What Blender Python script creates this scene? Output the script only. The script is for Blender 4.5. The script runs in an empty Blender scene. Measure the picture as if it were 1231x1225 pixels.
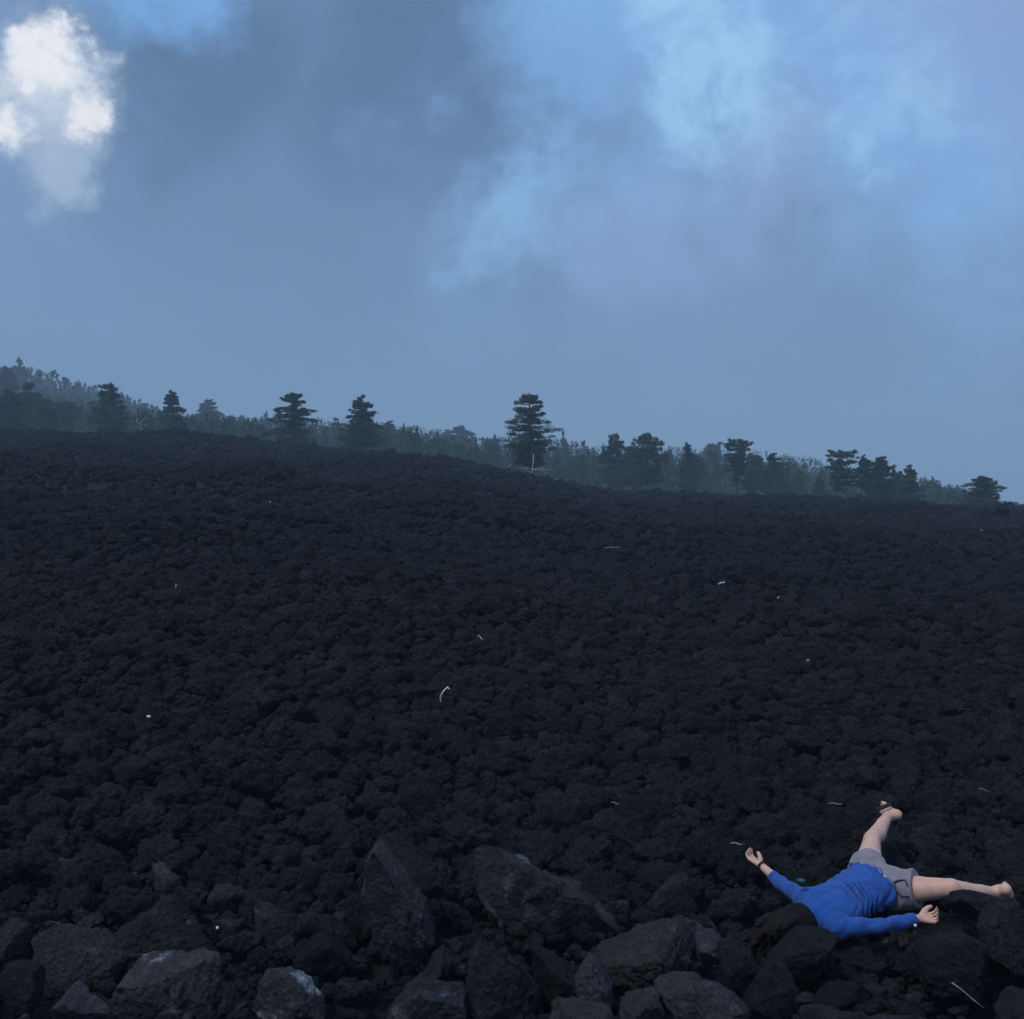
import bpy, bmesh, math, random
import numpy as np
from mathutils import Vector, Matrix, Euler

S = bpy.context.scene
COL = S.collection
random.seed(7)
RNG = np.random.default_rng(11)

# ------------------------------------------------------------------ camera
# pixel numbers below are those of the photograph file, whose picture inside the border is 879 px wide;
# focal length 987 px, eye 2.4 m above the lava
F, CX, HY, EYE = 987.0, 615.5, 570.0, 2.4
cam_data = bpy.data.cameras.new('camera')
cam = bpy.data.objects.new('camera', cam_data)
COL.objects.link(cam)
cam.location = (0, 0, EYE)
cam.rotation_euler = (math.radians(90), 0, 0)
cam_data.sensor_fit = 'HORIZONTAL'
cam_data.sensor_width = 36.0
cam_data.lens = 36.0 * F / 879.0
cam_data.shift_y = (HY - 610.5) / 879.0
cam_data.clip_start = 0.05
cam_data.clip_end = 6000
S.camera = cam

# ------------------------------------------------------------------ exposure, engine
S.view_settings.view_transform = 'Standard'
S.view_settings.look = 'None'
S.view_settings.exposure = 0.0
S.view_settings.gamma = 1.0
S.view_settings.use_curve_mapping = False
S.render.engine = 'CYCLES'
S.cycles.use_denoising = True
S.cycles.denoiser = 'OPENIMAGEDENOISE'
S.cycles.denoising_input_passes = 'RGB_ALBEDO_NORMAL'
S.cycles.denoising_prefilter = 'ACCURATE'
S.cycles.max_bounces = 6
S.cycles.diffuse_bounces = 3
S.cycles.glossy_bounces = 2
S.cycles.volume_bounces = 1
S.cycles.sample_clamp_indirect = 4.0

SUN_EL, SUN_AZ = math.radians(60), math.radians(-128)     # azimuth from +Y towards +X


def pix(px, py, d):
    """the place seen at a photograph pixel, d metres ahead"""
    return Vector(((px - CX) / F * d, d, EYE - (py - HY) / F * d))


# ------------------------------------------------------------------ node helper
class NT:
    def __init__(self, tree):
        self.t = tree
        tree.nodes.clear()

    def n(self, kind, props=None, **inputs):
        nd = self.t.nodes.new(kind)
        for k, v in (props or {}).items():
            setattr(nd, k, v)
        for k, v in inputs.items():
            key = int(k[1:]) if k[0] == 'i' and k[1:].isdigit() else k.replace('_', ' ')
            s = nd.inputs[key]
            if isinstance(v, bpy.types.NodeSocket):
                self.t.links.new(v, s)
            else:
                s.default_value = v
        return nd

    def math(self, op, a, b=0.0, c=None, clamp=False):
        kw = dict(i0=a, i1=b)
        if c is not None:
            kw['i2'] = c
        return self.n('ShaderNodeMath', dict(operation=op, use_clamp=clamp), **kw).outputs[0]

    def vmath(self, op, a, b=(0, 0, 0)):
        nd = self.n('ShaderNodeVectorMath', dict(operation=op), i0=a, i1=b)
        return nd.outputs['Value'] if op in ('DISTANCE', 'LENGTH', 'DOT_PRODUCT') else nd.outputs[0]

    def mix(self, f, a, b, blend='MIX'):
        nd = self.n('ShaderNodeMix', dict(data_type='RGBA', blend_type=blend))
        for idx, v in ((0, f), (6, a), (7, b)):
            s = nd.inputs[idx]
            if isinstance(v, bpy.types.NodeSocket):
                self.t.links.new(v, s)
            else:
                s.default_value = v if idx == 0 else (*v[:3], 1)
        return nd.outputs[2]

    def noise(self, vec, scale, detail=4, rough=0.55, dist=0.0, col=False):
        nd = self.n('ShaderNodeTexNoise', None, Vector=vec, Scale=scale, Detail=detail, Roughness=rough, Distortion=dist)
        return nd.outputs['Color' if col else 0]

    def ramp(self, v, a, b, lo=0.0, hi=1.0, smooth=True):
        nd = self.n('ShaderNodeMapRange', dict(interpolation_type='SMOOTHSTEP' if smooth else 'LINEAR', clamp=True),
                    i0=v, i1=a, i2=b, i3=lo, i4=hi)
        return nd.outputs[0]


# ------------------------------------------------------------------ world: broken overcast sky
STR = 0.1
world = bpy.data.worlds.new('World')
S.world = world
world.use_nodes = True
w = NT(world.node_tree)
geo = w.n('ShaderNodeTexCoord').outputs['Generated']
sky = w.n('ShaderNodeTexSky', dict(sky_type='NISHITA', sun_disc=False, sun_elevation=SUN_EL,
                                   sun_rotation=SUN_AZ, altitude=1500.0))
sepz = w.n('ShaderNodeSeparateXYZ', None, Vector=geo).outputs[2]
n1 = w.noise(geo, 2.3, 7, 0.56, 0.3)
n2 = w.noise(geo, 5.5, 7, 0.6, 0.2)
n3 = w.noise(w.vmath('ADD', geo, (3.1, 1.7, 0.4)), 1.5, 5, 0.5)
n4 = w.noise(geo, 17.0, 8, 0.62, 0.3)
n5 = w.noise(geo, 42.0, 8, 0.62, 0.2)
warp = w.vmath('SCALE', w.vmath('SUBTRACT', w.noise(geo, 5.0, 8, 0.6, 0.0, True), (0.5, 0.5, 0.5)))
warp.node.inputs['Scale'].default_value = 0.26
warpf = w.vmath('SCALE', w.vmath('SUBTRACT', w.noise(geo, 26.0, 6, 0.62, 0.0, True), (0.5, 0.5, 0.5)))
warpf.node.inputs['Scale'].default_value = 0.075
dirs = w.vmath('ADD', geo, warp)
dirf = w.vmath('ADD', geo, warpf)


def C(r, g, b):
    return (r / STR, g / STR, b / STR)


def blob(px, py, r0, r1, fine=False):
    """soft patch of cloud round one direction of the sky"""
    v = pix(px, py, 1.0) - Vector((0, 0, EYE))
    v.normalize()
    d = w.vmath('DISTANCE', dirf if fine else dirs, tuple(v))
    return w.ramp(d, r1, r0)


def either(*ms):
    m = ms[0]
    for k in ms[1:]:
        m = w.math('MAXIMUM', m, k)
    return m


def ragged(soft, noise, amp, lo, hi):
    """a soft patch broken up by noise"""
    m = w.ramp(w.math('ADD', soft, w.math('MULTIPLY', w.math('SUBTRACT', noise, 0.5), amp)), lo, hi)
    return w.math('MULTIPLY', m, w.ramp(soft, 0.0, 0.22))


# grey-blue stratus, a little lighter and bluer higher up, torn into banks by noise
mixn = w.math('ADD', w.math('MULTIPLY', n1, 0.45), w.math('ADD', w.math('MULTIPLY', n2, 0.35), w.math('MULTIPLY', n4, 0.20)))
base = w.mix(w.ramp(w.math('ADD', sepz, w.math('MULTIPLY', w.math('SUBTRACT', n1, 0.5), 0.30)), 0.02, 0.38),
             C(.185, .322, .510), C(.242, .378, .655))
base = w.mix(w.math('MULTIPLY', w.ramp(mixn, 0.50, 0.66), w.ramp(sepz, 0.02, 0.2, 0.15, 0.75)), base, C(.275, .415, .70))
base = w.mix(w.math('MULTIPLY', w.ramp(mixn, 0.50, 0.36), w.ramp(sepz, 0.02, 0.2, 0.2, 0.75)), base, C(.150, .275, .47))
# heavy bank over the middle and left
dark = either(blob(560, 215, .0, .26), blob(430, 320, .0, .26), blob(340, 250, .0, .26), blob(400, 200, .0, .18))
dark = ragged(dark, mixn, 2.0, 0.0, 0.8)
base = w.mix(w.math('MULTIPLY', dark, 0.9), base, C(.150, .258, .430))
core_d = ragged(either(blob(565, 215, .0, .21), blob(600, 290, .0, .12), blob(350, 230, .0, .14)), mixn, 2.6, 0.02, 0.80)
base = w.mix(w.math('MULTIPLY', core_d, 0.92), base, C(.100, .178, .325))
# thin places where the blue comes through
lit = either(blob(790, 225, .0, .30), blob(660, 345, .0, .24), blob(930, 290, .0, .26), blob(690, 175, .0, .20))
cov = ragged(lit, mixn, 3.6, 0.15, 1.05)
base = w.mix(w.math('MULTIPLY', cov, 0.85), base, C(.255, .50, .91))
core = either(blob(815, 265, .0, .13), blob(930, 278, .0, .13), blob(800, 205, .0, .12))
core2 = blob(640, 350, .0, .15)
base = w.mix(w.math('MULTIPLY', ragged(core2, n4, 2.2, 0.25, 1.2), 0.7), base, C(.32, .60, .97))
base = w.mix(w.math('MULTIPLY', ragged(core, n4, 3.0, 0.20, 1.25), 0.95), base, C(.40, .70, 1.02))
lav = ragged(either(blob(1010, 195, .0, .18), blob(720, 390, .0, .16), blob(830, 345, .0, .12)), mixn, 1.5, 0.2, 1.0)
base = w.mix(w.math('MULTIPLY', lav, 0.6), base, C(.29, .42, .74))
blue = ragged(blob(285, 160, .0, .10), mixn, 2.0, 0.15, 0.95)
base = w.mix(blue, base, w.mix(0.8, sky.outputs[0], C(.22, .50, .96)))
# sunlit cumulus: one billowing cloud, white above and torn grey below
body = either(blob(213, 228, .0, .072, True), blob(228, 275, .0, .070, True), blob(198, 285, .0, .055, True), blob(222, 316, .0, .055, True), blob(180, 250, .0, .05, True))
halo = ragged(body, n4, 1.3, 0.05, 0.95)
base = w.mix(w.math('MULTIPLY', halo, 0.8), base, C(.44, .57, .78))
puff = ragged(body, n5, 1.6, 0.18, 1.05)
shade = w.math('MULTIPLY', puff, w.ramp(sepz, 0.225, 0.31, 0.10, 0.95))
base = w.mix(shade, base, C(.80, .87, .96))
cum = either(blob(213, 222, .0, .050, True), blob(204, 206, .0, .030, True), blob(233, 211, .0, .029, True),
             blob(250, 272, .0, .030, True), blob(184, 287, .0, .032, True), blob(218, 238, .0, .034, True))
cumc = w.mix(w.ramp(w.math('ADD', n4, w.math('MULTIPLY', n5, 0.8)), 0.62, 0.95), C(.80, .87, .96), C(1.08, 1.08, 1.08))
base = w.mix(ragged(cum, n5, 1.0, 0.02, 1.0), base, cumc)
cover = w.mix(0.06, base, sky.outputs[0])
bg = w.n('ShaderNodeBackground', None, Color=cover, Strength=STR)
w.n('ShaderNodeOutputWorld', None, Surface=bg.outputs[0])

# ------------------------------------------------------------------ sun behind the cloud
sd = bpy.data.lights.new('sun', 'SUN')
sd.energy = 1.5
sd.angle = math.radians(14)
sd.color = (1.0, 0.96, 0.90)
sun = bpy.data.objects.new('sun', sd)
COL.objects.link(sun)
sv = Vector((math.sin(SUN_AZ) * math.cos(SUN_EL), math.cos(SUN_AZ) * math.cos(SUN_EL), math.sin(SUN_EL)))
sun.rotation_euler = sv.to_track_quat('Z', 'Y').to_euler()
sun.location = sv * 200


# ------------------------------------------------------------------ numpy noise
def _hash(ix, iy, iz, seed):
    h = (ix.astype(np.int64) * 374761393 + iy.astype(np.int64) * 668265263 + iz.astype(np.int64) * 2147483647 + seed * 974634533)
    h = (h ^ (h >> 13)) * 1274126177
    h &= 0x7fffffff
    h = (h ^ (h >> 16)) * 73244475
    return (h & 0xffffff).astype(np.float64) / 0xffffff


def vnoise(p, seed=0):
    """value noise in -1..1"""
    i = np.floor(p)
    f = p - i
    f = f * f * f * (f * (f * 6 - 15) + 10)
    ix, iy, iz = i[:, 0], i[:, 1], i[:, 2]
    r = np.zeros(len(p))
    for dx in (0, 1):
        wx = f[:, 0] if dx else 1 - f[:, 0]
        for dy in (0, 1):
            wy = f[:, 1] if dy else 1 - f[:, 1]
            for dz in (0, 1):
                wz = f[:, 2] if dz else 1 - f[:, 2]
                r += wx * wy * wz * _hash(ix + dx, iy + dy, iz + dz, seed)
    return r * 2 - 1


def fbm(p, octs=4, seed=0, gain=0.5, lac=2.03):
    a, s, r = 1.0, 0.0, np.zeros(len(p))
    for k in range(octs):
        r += a * vnoise(p + 17.3 * k, seed + k)
        s += a
        a *= gain
        p = p * lac
    return r / s


def worley(p, seed=0, flat=False):
    """distance to the nearest of jittered points"""
    i = np.floor(p)
    best = np.full(len(p), 9.0)
    for dx in (-1, 0, 1):
        for dy in (-1, 0, 1):
            for dz in ((0,) if flat else (-1, 0, 1)):
                cx, cy, cz = i[:, 0] + dx, i[:, 1] + dy, i[:, 2] + dz
                q = np.stack([cx + _hash(cx, cy, cz, seed), cy + _hash(cx, cy, cz, seed + 1),
                              p[:, 2] if flat else cz + _hash(cx, cy, cz, seed + 2)], 1)
                best = np.minimum(best, ((q - p) ** 2).sum(1))
    return np.sqrt(best)


# ------------------------------------------------------------------ object helpers
def tag(o, label=None, cat=None, group=None, kind=None):
    for k, v in (('label', label), ('category', cat), ('group', group), ('kind', kind)):
        if v:
            o[k] = v
    return o


def link(o, parent=None):
    COL.objects.link(o)
    if parent is not None:
        o.parent = parent
    return o


def mesh_np(name, v, f, mat, smooth=True):
    """mesh from numpy vertices and an n x 3 / n x 4 face array"""
    me = bpy.data.meshes.new(name)
    f = np.asarray(f, dtype=np.int32)
    v = np.asarray(v, dtype=np.float32)
    me.vertices.add(len(v))
    me.vertices.foreach_set('co', v.ravel())
    k = f.shape[1]
    me.loops.add(f.size)
    me.loops.foreach_set('vertex_index', f.ravel())
    me.polygons.add(len(f))
    me.polygons.foreach_set('loop_start', np.arange(0, f.size, k, dtype=np.int32))
    me.polygons.foreach_set('loop_total', np.full(len(f), k, dtype=np.int32))
    me.polygons.foreach_set('use_smooth', np.full(len(f), smooth))
    me.update(calc_edges=True)
    me.validate()
    if mat:
        me.materials.append(mat)
    return me


def obj_np(name, v, f, mat, parent=None, smooth=True):
    return link(bpy.data.objects.new(name, mesh_np(name, v, f, mat, smooth)), parent)


def empty(name, loc):
    o = bpy.data.objects.new(name, None)
    o.location = loc
    o.empty_display_size = 0.2
    return link(o)


_ico = {}


def ico(sub):
    if sub not in _ico:
        bm = bmesh.new()
        bmesh.ops.create_icosphere(bm, subdivisions=sub, radius=1.0)
        v = np.array([q.co[:] for q in bm.verts])
        f = np.array([[q.index for q in p.verts] for p in bm.faces])
        bm.free()
        _ico[sub] = (v / np.linalg.norm(v, axis=1)[:, None], f)
    return _ico[sub]


def tube(pts, rad, seg=6):
    """tapered tube with closed ends along points; returns (verts, quads)"""
    pts = [Vector(p) for p in pts]
    V, Fc = [], []
    for i, p in enumerate(pts):
        t = (pts[min(i + 1, len(pts) - 1)] - pts[max(i - 1, 0)]).normalized()
        a = t.orthogonal().normalized() if i == 0 else (a - t * a.dot(t)).normalized()
        b = t.cross(a)
        for k in range(seg):
            an = 2 * math.pi * k / seg
            V.append(p + (a * math.cos(an) + b * math.sin(an)) * rad[i])
    for i in range(len(pts) - 1):
        for k in range(seg):
            k2 = (k + 1) % seg
            Fc.append((i * seg + k, i * seg + k2, (i + 1) * seg + k2, (i + 1) * seg + k))
    n = len(V)
    V += [pts[0], pts[-1]]
    e = (len(pts) - 1) * seg
    for k in range(0, seg, 2):
        Fc.append((n, (k + 2) % seg, (k + 1) % seg, k))
        Fc.append((n + 1, e + k, e + (k + 1) % seg, e + (k + 2) % seg))
    return np.array([q[:] for q in V]), np.array(Fc)


def join(parts):
    V, Fc, n = [], [], 0
    for v, f in parts:
        V.append(v)
        Fc.append(f + n)
        n += len(v)
    return np.concatenate(V), np.concatenate(Fc)


# ------------------------------------------------------------------ materials
def new_mat(name):
    m = bpy.data.materials.new(name)
    m.use_nodes = True
    return m, NT(m.node_tree)


def finish(t, col, rough=0.8, spec=0.3, bump=None, bstr=0.5, bdist=0.02, extra=None):
    kw = dict(Base_Color=col, Roughness=rough)
    p = t.n('ShaderNodeBsdfPrincipled', None, **kw)
    p.inputs['Specular IOR Level'].default_value = spec
    if bump is not None:
        b = t.n('ShaderNodeBump', None, Height=bump, Strength=bstr, Distance=bdist)
        t.t.links.new(b.outputs[0], p.inputs['Normal'])
    for k, v in (extra or {}).items():
        p.inputs[k].default_value = v
    t.n('ShaderNodeOutputMaterial', None, Surface=p.outputs[0])


def lava_mat(name, c0, c1, c2, stain=None, sscale=3.0, sthr=0.56, spec=0.22, pit=1.0):
    m, t = new_mat(name)
    pos = t.n('ShaderNodeNewGeometry').outputs['Position']
    rnd = t.n('ShaderNodeObjectInfo').outputs['Random']
    big = t.noise(pos, 0.35, 3, 0.6)
    mid = t.noise(pos, 5.0, 5, 0.65)
    fine = t.noise(pos, 60.0, 4, 0.7)
    pores = t.n('ShaderNodeTexVoronoi', None, Vector=pos, Scale=38.0).outputs[0]
    grit = t.noise(pos, 19.0, 6, 0.72, 0.5)
    col = t.mix(t.ramp(t.math('ADD', t.math('MULTIPLY', rnd, 0.5), t.math('MULTIPLY', big, 0.6)), 0.35, 0.75), c0, c1)
    col = t.mix(t.ramp(mid, 0.48, 0.72), col, c2)
    col = t.mix(1.0, col, t.n('ShaderNodeCombineColor', None, Red=t.ramp(rnd, 0, 1, 0.62, 1.5, False), Green=t.ramp(rnd, 0, 1, 0.64, 1.48, False), Blue=t.ramp(rnd, 0, 1, 0.68, 1.45, False)).outputs[0], 'MULTIPLY')
    if stain:
        st = t.noise(pos, sscale, 6, 0.62, 0.4)
        col = t.mix(t.math('MULTIPLY', t.ramp(st, sthr, sthr + 0.09), 0.85), col, stain)
    col = t.mix(t.ramp(grit, 0.46, 0.68, 0.0, 0.75 * pit), col, c2)
    col = t.mix(t.ramp(fine, 0.34, 0.62, 0.85 * pit, 0.0), col, (0.005, 0.005, 0.006))
    col = t.mix(t.ramp(grit, 0.30, 0.46, 0.6 * pit, 0.0), col, (0.006, 0.006, 0.007))
    h = t.math('ADD', t.math('MULTIPLY', mid, 1.0), t.math('ADD', t.math('MULTIPLY', grit, 1.1), t.math('ADD', t.math('MULTIPLY', fine, 0.35), t.math('MULTIPLY', pores, 0.5))))
    finish(t, col, 0.9, spec, h, 1.0, 0.045)
    return m


M_LAVA = lava_mat('lava_clinker', (.0074, .0098, .0136), (.0145, .0158, .0190), (.0255, .0305, .0380))
M_BROWN = lava_mat('lava_brown', (.028, .027, .0285), (.038, .0365, .0385), (.060, .058, .0605), (.12, .118, .125), 4.5, 0.58, pit=0.7)
M_SLAB = lava_mat('lava_slab', (.037, .034, .034), (.053, .047, .045), (.077, .071, .069), (.16, .19, .225), 2.6, 0.53, pit=0.65)
M_PALE = lava_mat('lava_pale_crust', (.056, .052, .053), (.070, .065, .064), (.11, .104, .106), (.40, .45, .54), 2.8, 0.50, pit=0.65)
M_BLUE = lava_mat('lava_blue_grey', (.031, .0345, .041), (.042, .0455, .054), (.068, .074, .087), (.14, .155, .18), 5.0, 0.58, pit=0.7)
M_PURPLE = lava_mat('lava_purple_grey', (.055, .053, .064), (.063, .061, .072), (.10, .098, .118), pit=0.5)


M_STONE = lava_mat('lava_stone', (.020, .022, .026), (.029, .031, .035), (.052, .056, .064), (.10, .105, .115), 5.0, 0.60)


def leaf_mat(name, c0, c1):
    m, t = new_mat(name)
    pos = t.n('ShaderNodeNewGeometry').outputs['Position']
    col = t.mix(t.ramp(t.noise(pos, 0.16, 3, 0.6), 0.35, 0.65), c0, c1)
    finish(t, col, 0.75, 0.2)
    return m


M_PINE = leaf_mat('pine_needles', (.026, .050, .032), (.050, .088, .048))
M_PINE2 = leaf_mat('young_pine_needles', (.036, .068, .046), (.062, .102, .062))
M_SHRUB = leaf_mat('shrub_leaves', (.030, .062, .042), (.052, .096, .054))
M_BROOM = leaf_mat('broom_leaves', (.11, .15, .05), (.18, .21, .08))


def plain_mat(name, c, rough=0.8, var=0.25, scale=12.0, spec=0.3, bump=0.3, bdist=0.005):
    m, t = new_mat(name)
    pos = t.n('ShaderNodeTexCoord').outputs['Object']
    nz = t.noise(pos, scale, 5, 0.6)
    col = t.mix(t.ramp(nz, 0.3, 0.7), tuple(k * (1 - var) for k in c), tuple(min(1, k * (1 + var)) for k in c))
    finish(t, col, rough, spec, nz, bump, bdist)
    return m


M_BARK = plain_mat('pine_bark', (.085, .072, .062), 0.9, 0.35, 3.0)
M_PALEBARK = plain_mat('pale_bark', (.26, .235, .21), 0.9, 0.3, 3.0)
M_DEAD = plain_mat('bleached_wood', (.42, .40, .38), 0.8, 0.25, 6.0)
M_SOIL = plain_mat('forest_soil', (.045, .050, .034), 0.95, 0.4, 0.2)
M_BONE = plain_mat('sun_bleached_stick', (.66, .64, .62), 0.6, 0.12, 60.0)
M_TWIG = plain_mat('grey_twig', (.30, .27, .24), 0.8, 0.3, 40.0)
M_PAPER = plain_mat('white_scrap', (.78, .78, .77), 0.6, 0.08, 40.0)
M_TEAL = plain_mat('teal_plastic', (.008, .10, .12), 0.4, 0.3, 50.0)

# ------------------------------------------------------------------ the lie of the land
PXS = np.array([-900, -300, 0, 100, 175, 300, 350, 400, 455, 500, 560, 610, 650, 700, 760, 850, 950, 1054, 1231, 1800, 2400], float)
CR = np.array([500, 525, 541, 544, 545, 546, 549, 553, 559, 561, 567, 577, 586, 595, 596, 600, 606, 612, 621, 640, 655], float)   # y of the lava's brow, 100 m off
P250 = np.array([470, 505, 528, 536, 542, 552, 557, 562, 568, 572, 578, 585, 592, 598, 603, 609, 617, 625, 636, 660, 680], float)
P550 = np.array([420, 455, 478, 500, 515, 536, 547, 558, 566, 574, 584, 592, 598, 604, 608, 614, 624, 632, 642, 670, 690], float)
P1200 = np.array([430, 460, 490, 512, 525, 545, 556, 565, 572, 580, 588, 596, 602, 608, 612, 618, 628, 636, 646, 674, 694], float)


def z_at(u, d, table):
    return EYE - (np.interp(u * F + CX, PXS, table) - HY) / F * d


def fall(u, d):
    """ground behind the brow of the lava flow"""
    t = [np.full_like(d, 0.0) + z_at(u, 100, CR) - 1.0, z_at(u, 250, P250), z_at(u, 550, P550), z_at(u, 1200, P1200)]
    ds = [100.0, 250.0, 550.0, 1200.0]
    r = t[0].copy()
    for k in range(3):
        f = np.clip((d - ds[k]) / (ds[k + 1] - ds[k]), 0, 1)
        r = np.where(d >= ds[k], t[k] * (1 - f) + t[k + 1] * f, r)
    return r


def smooth_ground(x, y):
    """lava field without its rubble"""
    x, y = np.asarray(x, float), np.asarray(y, float)
    yy = np.maximum(y, 0.0)
    u = np.clip(x / np.maximum(y, 8.0), -1.5, 1.8)
    g = (yy / 100.0) ** 1.25
    z = g * z_at(u, 100.0, CR)
    over = np.maximum(y - 100.0, 0)
    return z - 0.05 * over - 0.004 * over ** 2


def ground(x, y):
    x, y = np.asarray(x, float), np.asarray(y, float)
    p = np.stack([x, y, np.zeros_like(x)], 1)
    z = smooth_ground(x, y)
    far = np.clip((y - 6) / 25, 0, 1)
    z = z + fbm(p * 0.11, 3, 5) * 0.55 * far + fbm(p * 0.45, 3, 9) * (0.06 + 0.20 * far)
    return z


# lava_field: one sheet, fine near the camera and coarser towards the brow
ys = np.concatenate([np.linspace(-14, 2.5, 26)[:-1], np.geomspace(2.5, 122.0, 380)])
us = np.linspace(-1, 1, 420)
Yg, Ug = np.meshgrid(ys, us, indexing='ij')
Xg = Ug * (np.maximum(Yg, 0) * 1.0 + 9)
X1, Y1 = Xg.ravel(), Yg.ravel()
p3 = np.stack([X1, Y1, np.zeros_like(X1)], 1)
Z1 = ground(X1, Y1)
lump = 0.5 - worley(p3 * 3.2, 3, True)
lump2 = 0.5 - worley(p3 * 1.4, 8, True)
Z1 = Z1 + lump * 0.10 + lump2 * 0.16 * np.clip((Y1 - 6) / 10, 0.15, 1) + fbm(p3 * 7, 3, 21) * 0.05 - 0.20
ni, nj = Yg.shape
idx = np.arange(ni * nj).reshape(ni, nj)
Fg = np.stack([idx[:-1, :-1], idx[:-1, 1:], idx[1:, 1:], idx[1:, :-1]], -1).reshape(-1, 4)
lf = obj_np('lava_field', np.stack([X1, Y1, Z1], 1), Fg, M_LAVA)
tag(lf, 'black clinker lava field rising gently to the pine wood', 'lava field', kind='structure')

# hillside: wooded slope behind the lava, running out to the far distance
ys = np.geomspace(101, 560, 80)
us = np.linspace(-0.85, 1.0, 150)
Yg, Ug = np.meshgrid(ys, us, indexing='ij')
d1, u1 = Yg.ravel(), Ug.ravel()
Zh = fall(u1, d1) + fbm(np.stack([u1 * d1, d1, d1 * 0], 1) * 0.03, 3, 2) * 0.6
ni, nj = Yg.shape
idx = np.arange(ni * nj).reshape(ni, nj)
Fg = np.stack([idx[:-1, :-1], idx[:-1, 1:], idx[1:, 1:], idx[1:, :-1]], -1).reshape(-1, 4)
hs = obj_np('hillside', np.stack([u1 * d1, d1, Zh], 1), Fg, M_SOIL)
tag(hs, 'wooded mountain slope behind the brow of the lava', 'hillside', kind='structure')
# plain ground round about, so that the land goes on behind the camera too
gx = np.linspace(-700, 700, 41)
GX, GY = np.meshgrid(gx, np.linspace(-700, 600, 41), indexing='ij')
GZ = np.where(GY < 0, -0.02 * np.abs(GY), 0) - 0.055 * np.maximum(GY, 0) - 1.2 - 0.0 * GX
idx = np.arange(41 * 41).reshape(41, 41)
Fg = np.stack([idx[:-1, :-1], idx[1:, :-1], idx[1:, 1:], idx[:-1, 1:]], -1).reshape(-1, 4)
gr = obj_np('ground', np.stack([GX.ravel(), GY.ravel(), GZ.ravel()], 1), Fg, M_LAVA)
tag(gr, 'dark volcanic ground falling away round the lava field', 'ground', kind='structure')

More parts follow.
